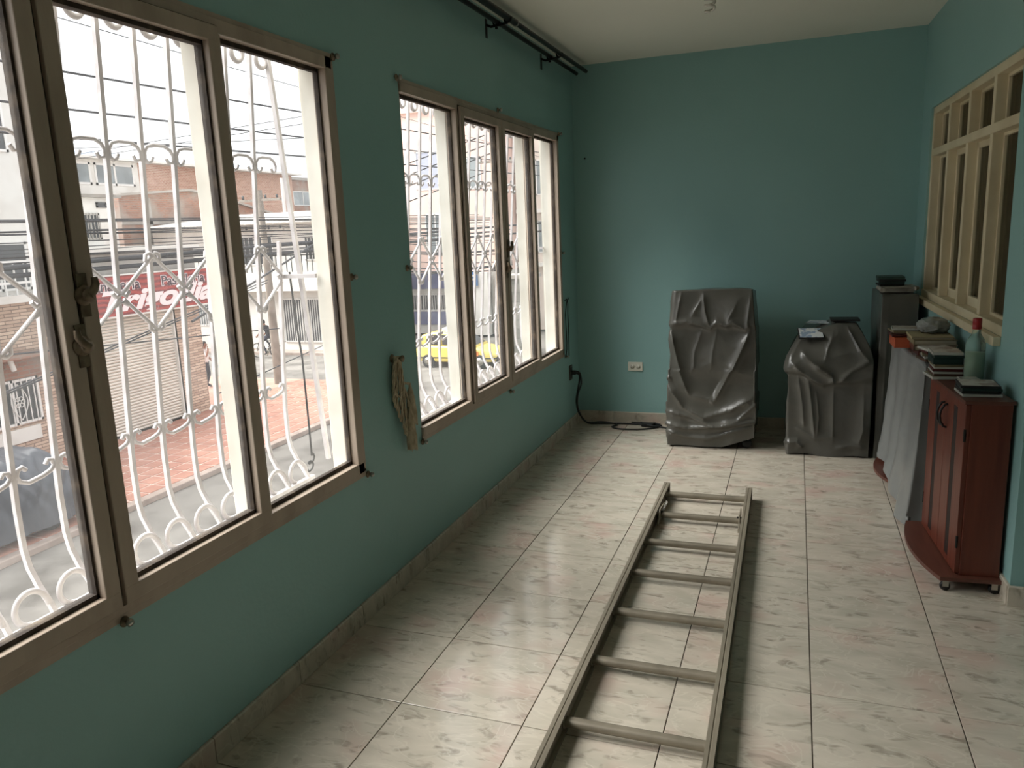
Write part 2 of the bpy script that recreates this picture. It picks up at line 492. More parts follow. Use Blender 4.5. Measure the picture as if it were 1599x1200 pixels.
# ------------------------------------------------------------------ street windows
def street_window(idx, ya, yb, side):
    za, zb = WZ
    nm = 'window_%d' % idx
    root = empty(nm, (0, ya, za), kind='structure', label='cream steel four-light window, %s' % side)
    def bx(m, x0, x1, y0, y1, z0, z1, bev=0.003):
        return m.box(x0, x1, y0 - ya, y1 - ya, z0 - za, z1 - za, bev=bev)
    fw_ = 0.042; fl_ = 0.014
    x0, x1 = -0.045, 0.012
    m = MB()
    bx(m, x0, x1, ya, yb, za, za + fw_); bx(m, x0, x1, ya, yb, zb - fw_, zb)
    bx(m, x0, -0.004, ya, ya + fl_, za, zb); bx(m, x0, x1, yb - fw_, yb, za, zb)
    # flat flange lying on the wall
    bx(m, 0.0005, 0.006, ya - 0.004, yb + 0.018, za - 0.02, za + 0.01, 0)
    bx(m, 0.0005, 0.006, ya - 0.004, yb + 0.018, zb - 0.01, zb + 0.014, 0)
    bx(m, 0.0005, 0.006, yb - 0.01, yb + 0.018, za, zb, 0)
    m.build('frame', M_FRAME, root)
    q = (yb - ya) / 4.0
    for k in (1, 2, 3):
        yc = ya + q * k
        m = MB(); bx(m, x0, x1, yc - 0.016, yc + 0.016, za + fw_, zb - fw_)
        mu = m.build('mullion', M_FRAME, root)
        if k == 2: continue
        m = MB(); bx(m, -0.105, x0 - 0.0005, yc - 0.018, yc + 0.018, za + 0.013, zb - 0.013)
        m.build('lit_outer_face', M_WHITE, mu)  # cream mullion made white: daylight on its side put into the colour
    g = 0.007
    for k in range(4):
        a = ya + q * k; b = a + q
        if k in (0, 3):                                   # fixed light
            a2 = a + (fl_ if k == 0 else 0.016); b2 = b - (fw_ if k == 3 else 0.016)
            c0, c1 = za + fw_, zb - fw_
            m = MB()
            for (p, r_, s_, t_) in ((a2, b2, c0, c0 + g * 2), (a2, b2, c1 - g * 2, c1), (a2, a2 + g, c0, c1), (b2 - g, b2, c0, c1)):
                bx(m, -0.036, -0.018, p, r_, s_, t_, 0)
            m.build('putty_and_gap_shade', M_GASKET_SHADE, root)  # glazing line alone on the fixed lights
            m = MB(); bx(m, -0.032, -0.028, a2 + 0.001, b2 - 0.001, c0, c1, 0)
            m.build('pane', M_GLASS, root)
        else:                                             # hinged casement, proud of the frame
            a2, b2, c0, c1 = a + 0.006, b - 0.006, za + 0.026, zb - 0.026
            sw = 0.044
            X0, X1 = -0.03, 0.026
            m = MB()
            bx(m, X0, X1, a2, b2, c0, c0 + sw); bx(m, X0, X1, a2, b2, c1 - sw, c1)
            bx(m, X0, X1, a2, a2 + sw, c0 + sw - 0.003, c1 - sw + 0.003); bx(m, X0, X1, b2 - sw, b2, c0 + sw - 0.003, c1 - sw + 0.003)
            sash = m.build('casement', M_FRAME, root)
            m = MB()
            ai, bi, ci, di = a2 + sw, b2 - sw, c0 + sw, c1 - sw
            for (p, r_, s_, t_) in ((ai, bi, ci, ci + g * 1.7), (ai, bi, di - g * 1.7, di), (ai, ai + g, ci, di), (bi - g, bi, ci, di)):
                bx(m, -0.022, 0.004, p, r_, s_, t_, 0)
            for (p, r_, s_, t_) in ((a2 - 0.004, b2 + 0.004, c0 - 0.005, c0), (a2 - 0.004, b2 + 0.004, c1, c1 + 0.005), (a2 - 0.004, a2, c0, c1), (b2, b2 + 0.004, c0, c1)):
                bx(m, 0.0122, 0.0135, p, r_, s_, t_, 0)  # shade of the gap round the sash, laid on as thin dark strips
            m.build('putty_and_gap_shade', M_GASKET_SHADE, sash)
            m = MB(); bx(m, -0.012, -0.008, ai, bi, ci, di, 0)
            m.build('pane', M_GLASS, sash)
    # two turning latches where the casements meet
    yc = ya + 2 * q
    for z, sgn in ((1.40, 1), (1.285, -1)):
        X = 0.0262
        m = MB()
        yy = yc - ya + sgn * 0.012; zz = z - za
        m.lathe([(0.003, 0), (0.024, 0.0), (0.024, 0.004), (0.02, 0.008), (0.013, 0.012), (0.016, 0.016), (0.016, 0.022), (0.005, 0.026)], 16, (X, yy, zz), 'x')
        lt = m.build('latch', M_RUST, root)
        m = MB()
        pts = [(X + 0.02, yy, zz), (X + 0.022, yy + sgn * 0.012, zz + 0.01), (X + 0.02, yy + sgn * 0.022, zz + 0.024), (X + 0.018, yy + sgn * 0.022, zz + 0.04)]
        m.tube(pts, [0.012, 0.010, 0.009, 0.007], 8)
        m.box(X, X + 0.004, yy - 0.014, yy + 0.014, zz - 0.05, zz + 0.05, 0.001)
        m.build('lever', M_RUST, lt)
    # white rendered reveal
    m = MB()
    m.box(XO - 0.002, -0.046, ya, yb, za - 0.0, za + 0.012).box(XO - 0.002, -0.046, ya, yb, zb - 0.012, zb)
    m.box(XO - 0.002, -0.046, ya, ya + 0.012, za, zb).box(XO - 0.002, -0.046, yb - 0.012, yb, za, zb)
    m.build('trim_%d' % idx, M_WHITE, kind='structure', label='white rendered reveal of the window, %s' % side)
    return root
street_window(1, W1[0], W1[1], 'nearest the viewer')
street_window(2, W2[0], W2[1], 'nearest the end wall')

# wrought iron grilles
GX = -0.28
def gx(z):
    if z > 0.9: return -0.30 + (z - 0.9) * 0.077
    return -0.30
def grille(ya, yb, bar0, label, lean):
    root = empty('window_grille', (GX, ya, WZ[0]), label=label, cat='grille', group='white iron window grilles')
    def L(p): return (p[0] + (gx(p[2]) - GX if abs(p[0] - GX) < 0.02 and p[2] > 0.62 else 0) - GX, p[1] - ya, p[2] - WZ[0])
    def LB(p): return (p[0] - GX, p[1] - ya, p[2] - WZ[0])
    S = 0.1265
    ys = []
    k = -12
    while True:
        y = bar0 + S * k
        if y > yb + 0.02: break
        if y > ya - 0.02: ys.append(y)
        k += 1
    def par(y):
        return int(round((y - bar0) / S))
    zt = 2.19
    for y in ys:
        tz = zt if y < ys[-1] - 0.01 else 1.5
        pts = [(gx(tz), y, tz), (gx(1.3), y, 1.3), (gx(1.0), y, 1.0), (-0.302, y, 0.85), (-0.302, y, 0.74), (-0.293, y, 0.69), (-0.268, y, 0.64), (-0.24, y, 0.60), (-0.225, y, 0.572)]
        MB().tube([LB(p) for p in pts], 0.0092, 4, phase=math.pi / 4).build('bar', M_GRILLE, root)
    # rails
    MB().box(0.072, 0.088, ys[0] - ya - 0.03, ys[-1] - ya + 0.03, zt - WZ[0], zt - WZ[0] + 0.016).build('top_rail', M_GRILLE, root)
    MB().box(0.045, 0.065, ys[0] - ya - 0.03, ys[-1] - ya + 0.03, -0.045, -0.025).build('bottom_rail', M_GRILLE, root)
    r_ = 0.0055
    for i, y in enumerate(ys[:-1]):
        y2 = ys[i + 1]
        # hooked arch
        zc = 1.775
        f = [(y + 0.038, zc - 0.012), (y + 0.032, zc - 0.024), (y + 0.02, zc - 0.03), (y + 0.009, zc - 0.02), (y + 0.008, zc), (y + 0.018, zc + 0.016), (y + 0.04, zc + 0.022), (y2 - 0.04, zc + 0.022), (y2 - 0.018, zc + 0.012), (y2 - 0.008, zc - 0.004), (y2 - 0.012, zc - 0.024), (y2 - 0.026, zc - 0.026), (y2 - 0.036, zc - 0.012)]
        MB().tube([L((GX + 0.004, a, b)) for a, b in f], r_, 6).build('scroll_link', M_GRILLE, root)
        zc = 0.925
        f = [(y + 0.036, zc + 0.022), (y + 0.026, zc + 0.032), (y + 0.014, zc + 0.028), (y + 0.008, zc + 0.012), (y + 0.016, zc - 0.004), (y + 0.04, zc - 0.014), (y2 - 0.045, zc - 0.008), (y2 - 0.02, zc), (y2 - 0.008, zc + 0.012), (y2 - 0.014, zc + 0.028), (y2 - 0.026, zc + 0.032), (y2 - 0.034, zc + 0.02)]
        MB().tube([L((GX + 0.004, a, b)) for a, b in f], r_ + 0.001, 6).build('scroll_link', M_GRILLE, root)
        # top C-scroll
        f = arc(y + 0.062, 2.128, 0.028, 150, 385, 12)
        f = [(y + 0.04, 2.185), (y + 0.034, 2.155)] + f
        MB().tube([L((GX, a, b)) for a, b in f], 0.009, 6).build('top_scroll', M_GRILLE, root)
        # ring scroll on the sill side
        f = arc(y + 0.07, 0.612, 0.043, -10, 265, 18)
        MB().tube([LB((-0.235 + 0.012 * (1 if j < 4 else 0) * (4 - j) / 4.0, a, b)) for j, (a, b) in enumerate(f)], 0.008, 6).build('ring_scroll', M_GRILLE, root)
    # lozenge lattice
    for i, y in enumerate(ys):
        if par(y) % 2 == 0: continue
        zt_, zm, zb_ = 1.472, 1.368, 1.256
        for s in (-1, 1):
            if i + s < 0 or i + s >= len(ys): continue
            y2 = ys[i + s]
            f = [(y + s * -0.028, zt_ - 0.012), (y - s * 0.026, zt_ + 0.006), (y - s * 0.012, zt_ + 0.012), (y + s * 0.004, zt_), (y2 - s * 0.012, zm + 0.012), (y2 - s * 0.004, zm + 0.002), (y2 - s * 0.018, zm - 0.004), (y2 - s * 0.03, zm + 0.01)]
            MB().tube([L((GX + 0.012, a, b)) for a, b in f], 0.0065, 5).build('lattice_strap', M_GRILLE, root)
            f = [(y - s * 0.026, zb_ + 0.02), (y - s * 0.026, zb_), (y - s * 0.012, zb_ - 0.008), (y + s * 0.004, zb_), (y2 - s * 0.01, zm - 0.012), (y2 - s * 0.006, zm - 0.02), (y2 - s * 0.026, zm - 0.03)]
            MB().tube([L((GX + 0.012, a, b)) for a, b in f], 0.0065, 5).build('lattice_strap', M_GRILLE, root)
    # raked end stay and wall bracket
    if lean:
        MB().tube([LB(p) for p in ((-0.20, lean[0], 2.14), (-0.20, lean[1], 0.62))], 0.011, 4, phase=math.pi / 4).build('end_stay', M_GRILLE, root)
    MB().box(0.0, GX * -1 + XO, yb - ya - 0.03, yb - ya - 0.018, 1.36 - WZ[0], 1.375 - WZ[0]).build('wall_bracket', M_GRILLE, root)
    return root
grille(W1[0], W1[1], -0.113, 'white wrought iron grille outside the window nearest the viewer', (0.865, 1.01))
grille(W2[0], W2[1], -0.113 + 2.815, 'white wrought iron grille outside the window near the end wall', (3.68, 3.825))

# ------------------------------------------------------------------ interior window in the right wall (local frame of RW)
W3 = empty('window_3', (XR, YB, 0), TH, kind='structure', label='cream wooden eight-light interior window high on the right wall')
m = MB()
d0, d1 = 0.012, 0.09
m.box(d0 - 0.008, d1, L0 + 0.001, L1, Z0, Z0 + 0.045, 0.003).box(d0, d1, L0 + 0.001, L1, Z1 - 0.04, Z1, 0.003)
m.box(0.06, d1, L0 + 0.001, L0 + 0.03, Z0, Z1, 0.003).box(d0, d1, L1 - 0.045, L1, Z0, Z1, 0.003)
m.build('frame', M_CREAM, W3)
MB().box(-0.03, 0.0, L0 - 0.0, L1 + 0.02, Z0 - 0.035, Z0 + 0.004, 0.003).build('sill', M_CREAM, W3)
muls = [-0.755, -1.214, -1.673]
for y in muls:
    MB().box(0.012, 0.09, y - 0.022, y + 0.022, Z0 + 0.03, Z1 - 0.03, 0.003).build('mullion', M_CREAM, W3)
MB().box(0.008, 0.09, L0 + 0.001, L1 - 0.03, 1.83, 1.872, 0.003).build('transom', M_CREAM, W3)
edges = [L0 + 0.01] + [muls[2], muls[1], muls[0]] + [L1 - 0.045]
M_GLASS_IN = glass_mat('interior_glass', (0.62, 0.62, 0.58, 1))
for k in range(4):
    a = edges[k] + (0.022 if k > 0 else 0); b = edges[k + 1] - (0.022 if k < 3 else 0)
    for row, (c0, c1) in enumerate(((Z0 + 0.045, 1.83), (1.872, Z1 - 0.04))):
        m = MB(); w_ = 0.03 if (row == 0 and k in (1, 2)) else 0.014
        X0, X1 = (0.055, 0.08)
        m.box(X0, X1, a, b, c0, c0 + w_ * (1.6 if w_ > 0.02 else 1), 0.002).box(X0, X1, a, b, c1 - w_, c1, 0.002).box(X0, X1, a, a + w_, c0, c1, 0.002).box(X0, X1, b - w_, b, c0, c1, 0.002)
        sash = m.build('casement' if w_ > 0.02 else 'bead', M_CREAM, W3)
        MB().box(0.067, 0.07, a, b, c0, c1).build('pane', M_GLASS_IN, sash)
# curtain in the room behind
m = MB(); vs_ = []; n = 120
for z in (0.5, 2.3):
    for i in range(n + 1):
        y = -2.3 + 2.2 * i / n
        vs_.append((0.22 + 0.018 * math.sin(i * 0.9) + 0.008 * math.sin(i * 0.37), y, z))
m.add(vs_, [(i, i + 1, n + 2 + i, n + 1 + i) for i in range(n)], True)
vs2 = [(x + 0.004, y, z) for x, y, z in vs_]
m.add(vs2, [(i, i + 1, n + 2 + i, n + 1 + i) for i in range(n)], True)
m.build('curtain', mat('olive_curtain_cloth', (104, 92, 66), 0.9), None, loc=(XR, YB, 0), rz=TH, label='olive brown pleated curtain hanging behind the interior window', cat='curtain')

# ------------------------------------------------------------------ curtain rods, hooks, cords
rod = empty('double_curtain_rod', (0, -1.5, 2.58), label='black double curtain rod under the ceiling on the street wall', cat='curtain rod')
MB().tube([(0.06, 0, 0.0), (0.06, 5.6, 0.0)], 0.0125, 12).build('rod', M_ROD, rod)
MB().tube([(0.125, 0, 0.012), (0.125, 4.12, 0.012)], 0.017, 12).build('rod', M_ROD, rod)
MB().tube([(0.125, 4.1, 0.012), (0.125, 5.62, 0.012)], 0.0135, 12).build('inner_rod', M_ROD, rod)
MB().tube([(0.125, 4.115, 0.012), (0.125, 4.13, 0.012)], 0.0185, 12).build('ferrule', M_CHROME, rod)
for y in (0.3, 2.1, 4.0, 4.95):
    m = MB().box(0.0005, 0.004, y - 0.012, y + 0.012, -0.075, 0.02)
    m.tube([(0.004, y, -0.01), (0.03, y, -0.022), (0.06, y, -0.019), (0.09, y, -0.018), (0.125, y, -0.012)], 0.007, 8)
    m.tube([(0.043, y, 0.0), (0.045, y, -0.012), (0.06, y, -0.02), (0.075, y, -0.012), (0.077, y, 0.0)], 0.005, 6)
    m.tube([(0.105, y, 0.012), (0.108, y, -0.004), (0.125, y, -0.011), (0.142, y, -0.004), (0.145, y, 0.012)], 0.005, 6)
    br = m.build('bracket', M_ROD, rod)
    MB().lathe([(0.002, 0), (0.008, 0), (0.008, 0.008), (0.002, 0.01)], 10, (0.06, y, -0.036)).build('thumb_screw', M_ROD, br)

hk = [(0.962, 2.135, 'at the top far corner of the near window'), (0.975, 1.356, 'halfway up the wall beside the near window'), (0.965, 0.582, 'at the bottom far corner of the near window'),
      (-0.235, 0.578, 'under the middle of the near window'), (1.435, 2.14, 'at the top near corner of the far window'), (1.425, 1.362, 'halfway up the near side of the far window'),
      (1.45, 0.58, 'at the bottom near corner of the far window'), (2.607, 2.155, 'over the middle of the far window'), (2.615, 0.565, 'under the middle of the far window'),
      (3.79, 1.325, 'halfway up the far side of the far window'), (3.785, 2.14, 'at the top far corner of the far window'), (3.80, 0.575, 'at the bottom far corner of the far window')]
for i, (y, z, t) in enumerate(hk):
    o = empty('curtain_hook', (0.0065 if abs(z - 1.35) > 0.2 else 0.0005, y, z), label='small round metal hook ' + t, cat='hook', group='metal curtain hooks around the windows')
    MB().lathe([(0.002, 0), (0.014, 0), (0.014, 0.003), (0.005, 0.006), (0.005, 0.014)], 14, (0, 0, 0), 'x').build('rosette', M_RUST, o)
    MB().lathe([(0.002, 0.013), (0.009, 0.014), (0.011, 0.019), (0.008, 0.025), (0.002, 0.027)], 14, (0, 0, 0), 'x').build('knob', M_CHROME, o)

# rope tie-back
M_ROPE = mat('faded_taupe_rope', (204, 190, 164), 0.9, 0, (160, 144, 118), scale=60, stretch=(1, 1, 0.5), bump=0.4, obj_space=False)
tb = empty('curtain_tieback', (0, 1.235, 1.0), label='twisted taupe rope tie-back with tassels hanging between the windows', cat='tie-back')
MB().lathe([(0.002, 0), (0.018, 0), (0.018, 0.004), (0.006, 0.008), (0.006, 0.045), (0.014, 0.047), (0.014, 0.053), (0.002, 0.056)], 12, (0.0005, 0, 0), 'x').build('peg', M_RUST, tb)
def twist(pts, r):
    m = MB()
    # resample and twist two strands
    P = [Vector(p) for p in pts]; out = []
    for i in range(len(P) - 1):
        for j in range(8):
            t = j / 8.0
            p0 = P[max(i - 1, 0)]; p1 = P[i]; p2 = P[i + 1]; p3 = P[min(i + 2, len(P) - 1)]
            out.append(0.5 * ((2 * p1) + (-p0 + p2) * t + (2 * p0 - 5 * p1 + 4 * p2 - p3) * t * t + (-p0 + 3 * p1 - 3 * p2 + p3) * t ** 3))
    out.append(P[-1])
    for ph in (0, math.pi):
        q = []
        for i, p in enumerate(out):
            t = (out[min(i + 1, len(out) - 1)] - out[max(i - 1, 0)]).normalized()
            n1 = t.cross(Vector((1, 0, 0))).normalized(); n2 = t.cross(n1)
            a = i * 0.9 + ph
            q.append(p + (n1 * math.cos(a) + n2 * math.sin(a)) * r * 0.55)
        m.tube(q, r * 0.62, 5)
    return m
for i, (w_, h_, off) in enumerate(((0.012, 0.18, -0.016), (0.028, 0.22, -0.010), (0.020, 0.27, 0.0), (0.038, 0.16, -0.012), (0.014, 0.33, 0.012))):
    x = 0.014 + 0.005 * i
    pts = [(x, -w_ * 0.3, 0.008), (x, -w_ + off * 0.5, -h_ * 0.35), (x, -w_ + off, -h_ * 0.8), (x + 0.003, off, -h_), (x, w_ + off, -h_ * 0.8), (x, w_ * 0.8 + off * .5, -h_ * 0.4), (x, w_ * 0.3, 0.008)]
    twist(pts, 0.0062).build('rope_loop', M_ROPE, tb)
for i, (y, zt, zl) in enumerate(((0.088, -0.175, 0.125), (0.062, -0.27, 0.135))):
    m = MB().lathe([(0.004, 0.05), (0.008, 0.03), (0.014, 0.012), (0.013, 0.0), (0.018, -0.02), (0.021, -zl * 0.6), (0.023, -zl), (0.004, -zl)], 16, (0.03 + i * 0.006, y, zt))
    ts = m.build('tassel', M_ROPE, tb)
    m = MB()
    for j in range(26):
        a = j * 2.399; rr = 0.0215
        px, py = 0.03 + i * 0.006 + math.cos(a) * rr, y + math.sin(a) * rr
        m.tube([(0.03 + math.cos(a) * 0.013, y + math.sin(a) * 0.013, zt), (px, py, zt - zl * 0.6), (px + random.uniform(-.002, .002), py + random.uniform(-.002, .002), zt - zl - random.uniform(0, 0.01))], 0.0022, 4)
    m.build('fringe', M_ROPE, ts)
    twist([(0.02, 0.004, 0.0), (0.024, 0.03, -0.1), (0.03 + i * 0.006, y, zt + 0.05)], 0.006).build('tassel_cord', M_ROPE, ts)

cd = empty('blind_cord', (0.0, 3.83, 0.985), label='thin black cord looped over a nail beside the far window', cat='cord')
MB().tube([(0.0005, 0, 0), (0.03, 0, 0.004)], 0.004, 8).build('nail', M_ROD, cd)
pts = [(0.02, -0.002, 0.004), (0.02, -0.02, -0.02), (0.012, -0.03, -0.1), (0.01, -0.012, -0.22), (0.01, -0.008, -0.3), (0.012, -0.02, -0.36), (0.012, -0.045, -0.41)]
MB().tube(pts, 0.0035, 6).build('strand', M_BLACK, cd)
pts = [(0.02, 0.002, 0.004), (0.02, 0.015, -0.03), (0.012, 0.035, -0.1), (0.01, 0.05, -0.2), (0.01, 0.05, -0.33), (0.01, 0.047, -0.42)]
MB().tube(pts, 0.0035, 6).build('strand', M_BLACK, cd)
MB().tube([(0.02, -0.03, 0.012), (0.03, -0.01, 0.004), (0.024, 0.012, 0.0), (0.02, 0.03, 0.014)], 0.003, 6).build('knot', M_BLACK, cd)

nl = empty('wall_nail', (0.09, YB, 1.995), label='small dark nail high on the end wall near the corner', cat='nail')
MB().lathe([(0.001, 0), (0.003, 0), (0.003, -0.012), (0.007, -0.013), (0.007, -0.016), (0.001, -0.017)], 10, (0, -0.0005, 0), 'y').build('shank', M_ROD, nl)
# outlets and leads
M_PLATE = mat('white_outlet_plastic', (220, 218, 204), 0.4)
ot = empty('wall_outlet', (0.446, YB, 0.44), label='white double power outlet plate on the end wall', cat='outlet')
MB().box(-0.056, 0.056, -0.008, -0.0005, -0.035, 0.035, 0.003).build('plate', M_PLATE, ot)
for s in (-1, 1):
    r_ = MB().lathe([(0.001, 0), (0.0165, 0), (0.0165, -0.003), (0.001, -0.0031)], 20, (s * 0.023, -0.008, 0), 'y').build('socket', M_PLATE, ot)
    m = MB()
    for dx, dz in ((-0.006, 0.005), (-0.006, -0.005)):
        m.box(s * 0.023 + dx - 0.004, s * 0.023 + dx + 0.004, -0.0115, -0.0108, dz - 0.0012, dz + 0.0012)
    m.box(s * 0.023 + 0.005, s * 0.023 + 0.010, -0.0115, -0.0108, -0.0025, 0.0025)
    m.build('slots', M_BLACK, r_)
MB().lathe([(0.001, 0), (0.003, 0), (0.003, -0.0015), (0.001, -0.002)], 10, (0, -0.008, 0), 'y').build('screw', M_CHROME, ot)
ot2 = empty('wall_outlet', (0, 3.93, 0.43), label='dark outlet plate with a black plug low on the street wall', cat='outlet')
MB().box(0.0005, 0.008, -0.035, 0.035, -0.056, 0.056, 0.003).build('plate', mat('brown_outlet', (70, 62, 52), 0.5), ot2)
m = MB().box(0.008, 0.012, -0.014, 0.014, 0.008, 0.038, 0.002).box(0.008, 0.012, -0.014, 0.014, -0.038, -0.008, 0.002)
m.build('socket', M_BLACK, ot2)
ec = empty('extension_lead', (0.02, 3.93, 0.0), label='black extension lead running from the low outlet along the end wall', cat='power cord')
def W(m, pts, r, name, root, M_, n=8):
    b = root.matrix_basis.translation
    P = [Vector(p) - b for p in pts]; out = []
    for i in range(len(P) - 1):
        for j in range(6):
            t = j / 6.0
            p0 = P[max(i - 1, 0)]; p1 = P[i]; p2 = P[i + 1]; p3 = P[min(i + 2, len(P) - 1)]
            out.append(0.5 * ((2 * p1) + (-p0 + p2) * t + (2 * p0 - 5 * p1 + 4 * p2 - p3) * t * t + (-p0 + 3 * p1 - 3 * p2 + p3) * t ** 3))
    out.append(P[-1])
    return m.tube(out, r, n).build(name, M_, root)
MB().box(-0.006, 0.024, -0.014, 0.014, 0.414, 0.446, 0.004).build('plug', M_BLACK, ec)
W(MB(), [(0.045, 3.935, 0.425), (0.062, 3.955, 0.41), (0.06, 3.965, 0.36), (0.045, 3.96, 0.28), (0.035, 3.955, 0.2), (0.04, 3.98, 0.12), (0.06, 4.02, 0.06), (0.1, 4.05, 0.012), (0.2, 4.07, 0.009), (0.34, 4.09, 0.009), (0.5, 4.09, 0.009), (0.62, 4.05, 0.009), (0.78, 4.0, 0.009)], 0.0065, 'flex', ec, M_BLACK)
W(MB(), [(0.045, 3.93, 0.44), (0.07, 3.95, 0.42), (0.075, 3.96, 0.34), (0.05, 3.95, 0.26), (0.04, 3.965, 0.17), (0.05, 4.0, 0.09), (0.09, 4.04, 0.02), (0.2, 4.11, 0.01), (0.32, 4.06, 0.009), (0.3, 3.98, 0.009), (0.37, 3.93, 0.009), (0.5, 3.94, 0.009), (0.6, 3.99, 0.009), (0.64, 4.06, 0.009), (0.55, 4.12, 0.01), (0.42, 4.13, 0.012)], 0.006, 'flex', ec, M_BLACK)
W(MB(), [(0.5, 4.1, 0.02), (0.56, 4.07, 0.024), (0.62, 4.09, 0.02), (0.66, 4.05, 0.014), (0.6, 4.03, 0.016), (0.53, 4.06, 0.02)], 0.008, 'flex', ec, M_BLACK)
MB().box(0.49, 0.58, 0.11, 0.155, 0.002, 0.03, 0.006).build('socket_block', M_BLACK, ec)

# spiral bulb hanging from the ceiling
bl = empty('hanging_bulb', (1.195, 2.1, H), label='spiral energy saving bulb hanging from the ceiling', cat='light bulb')
MB().lathe([(0.002, -0.0005), (0.045, -0.0005), (0.045, -0.012), (0.02, -0.022), (0.006, -0.026)], 20).build('rosette', M_PLATE, bl)
MB().tube([(0, 0, -0.02), (0, 0, -0.09)], 0.004, 8).build('flex', M_BLACK, bl)
MB().lathe([(0.004, -0.085), (0.019, -0.09), (0.021, -0.125), (0.024, -0.13), (0.026, -0.16), (0.004, -0.162)], 18).build('lamp_holder', M_PLATE, bl)
pts = []
for i in range(90):
    a = i * 0.26; t = i / 89.0
    rr = 0.021 if t < 0.93 else 0.021 * (1 - t) / 0.07 + 0.002
    pts.append((rr * math.cos(a), rr * math.sin(a), -0.168 - t * 0.09))
MB().tube(pts, 0.0058, 8).build('glass_spiral', mat('unlit_lamp_glass', (214, 210, 200), 0.25), bl)
# ------------------------------------------------------------------ aluminium ladder lying on the floor
ld = empty('extension_ladder', (0.926, 2.61, 0.0), 0.0086, label='grey aluminium ladder section lying flat on the tiles', cat='ladder')
LW = 0.443; LL = 3.55
for s, x in ((1, 0.0), (-1, LW)):
    # I-shaped stile with a groove along the top flange
    pr_ = [(-0.015, 0.001), (0.015, 0.001), (0.015, 0.008), (0.004, 0.010), (0.004, 0.058), (0.015, 0.060), (0.015, 0.068), (0.003, 0.068), (0.0015, 0.0655), (-0.0015, 0.0655), (-0.003, 0.068), (-0.015, 0.068), (-0.015, 0.060), (-0.004, 0.058), (-0.004, 0.010), (-0.015, 0.008)]
    MB().prism([(x + a, b) for a, b in pr_], 0.0, -LL, 'y').build('stile', M_ALU, ld)
ry = [-0.095, -0.412, -0.77, -1.11, -1.467, -1.825, -2.18, -2.535, -2.89, -3.245]
for y in ry:
    prof = []
    for j in range(14):
        a = 2 * math.pi * j / 14
        prof.append((y + 0.0165 * math.cos(a), 0.036 + min(0.0165 * math.sin(a), 0.0125)))
    MB().prism(prof, 0.006, LW - 0.006, 'x', True).build('rung', M_ALU, ld)
    m = MB()
    for x in (0.008, LW - 0.008):
        m.lathe([(0.012, -0.004), (0.021, -0.004), (0.021, 0.004), (0.012, 0.004)], 14, (x, y, 0.036), 'x')
    m.build('rung_collar', M_ALU, ld)
# rung locks by the second rung
for s, x in ((1, 0.026), (-1, LW - 0.026)):
    y = ry[1]
    poly = [(y + 0.13, 0.03), (y + 0.13, 0.055), (y + 0.03, 0.066), (y - 0.02, 0.072), (y - 0.035, 0.05), (y - 0.09, 0.03), (y - 0.10, 0.012), (y - 0.06, 0.008), (y - 0.02, 0.02), (y + 0.03, 0.03)]
    lk = MB().prism(poly, x - 0.003, x + 0.003, 'x').build('rung_lock', M_ALU, ld)
    MB().tube([(x - s * 0.012, y + 0.005, 0.05), (x + s * 0.012, y + 0.005, 0.05)], 0.006, 10).build('pivot', M_ROD, lk)
    pts = []
    for i in range(60):
        a = i * 0.9
        pts.append((x + s * 0.01 + 0.0055 * math.cos(a), y + 0.02 + i * 0.0022, 0.052 + 0.0055 * math.sin(a)))
    if s == 1: MB().tube(pts, 0.0016, 5).build('spring', M_CHROME, lk)
for x in (0.0, LW):
    MB().box(x - 0.017, x + 0.017, -0.001, 0.006, 0.0, 0.07, 0.002).build('end_cap', M_ALU, ld)

# ------------------------------------------------------------------ wood cabinet with casters
M_WOOD = mat('red_brown_veneer', (112, 56, 40), 0.38, 0, (92, 42, 30), scale=5, stretch=(9, 9, 0.6), detail=6, lo=0.3, hi=0.7, bump=0.03, obj_space=False)
M_WOODT = mat('brown_veneer_top', (98, 58, 46), 0.4, 0, (84, 48, 38), scale=5, stretch=(6, 0.8, 6), detail=5, obj_space=False)
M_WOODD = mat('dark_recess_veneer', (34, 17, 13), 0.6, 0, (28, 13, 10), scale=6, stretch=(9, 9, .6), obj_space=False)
def caster(parent, x, y, z, a=0.4):
    c = MB()
    c.box(x - 0.018, x + 0.018, y - 0.018, y + 0.018, z - 0.004, z)
    c.box(x - 0.011, x + 0.011, y - 0.013, y - 0.009, z - 0.03, z - 0.004).box(x - 0.011, x + 0.011, y + 0.009, y + 0.013, z - 0.03, z - 0.004)
    k = c.build('caster', M_CHROME, parent)
    MB().lathe([(0.003, -0.008), (0.018, -0.008), (0.0195, -0.004), (0.0195, 0.004), (0.018, 0.008), (0.003, 0.008)], 18, (x, y, z - 0.0305), 'y').build('wheel', M_BLACK, k)
    return k
def base_plate(parent, y0, y1, xb, xf, bow):
    n = 14; poly = [(xb, y0), (xb, y1)]
    for i in range(n + 1):
        t = i / n; y = y1 + (y0 - y1) * t
        poly.append((xf - bow * (1 - (2 * t - 1) ** 2), y))
    return MB().prism(poly, 0.05, 0.066, 'z').build('base_plate', M_WOODT, parent)
cb = empty('media_cabinet', (2.196, 1.735, 0), 0.085, label='small red-brown two-door wooden cabinet on casters, nearest on the right', cat='cabinet')
cb2 = Vector((2.2, 1.74, 0))
y0, y1 = 0.0, 0.545
MB().box(0.03, 0.172, y0, y1, 0.066, 0.772, 0.002).build('carcass', M_WOOD, cb)
MB().box(0.004, 0.178, y0 - 0.01, y1 + 0.01, 0.772, 0.786, 0.002).build('top', M_WOODT, cb)
base_plate(cb, -0.03, 0.585, 0.178, -0.045, 0.05)
mid = (y0 + y1) / 2
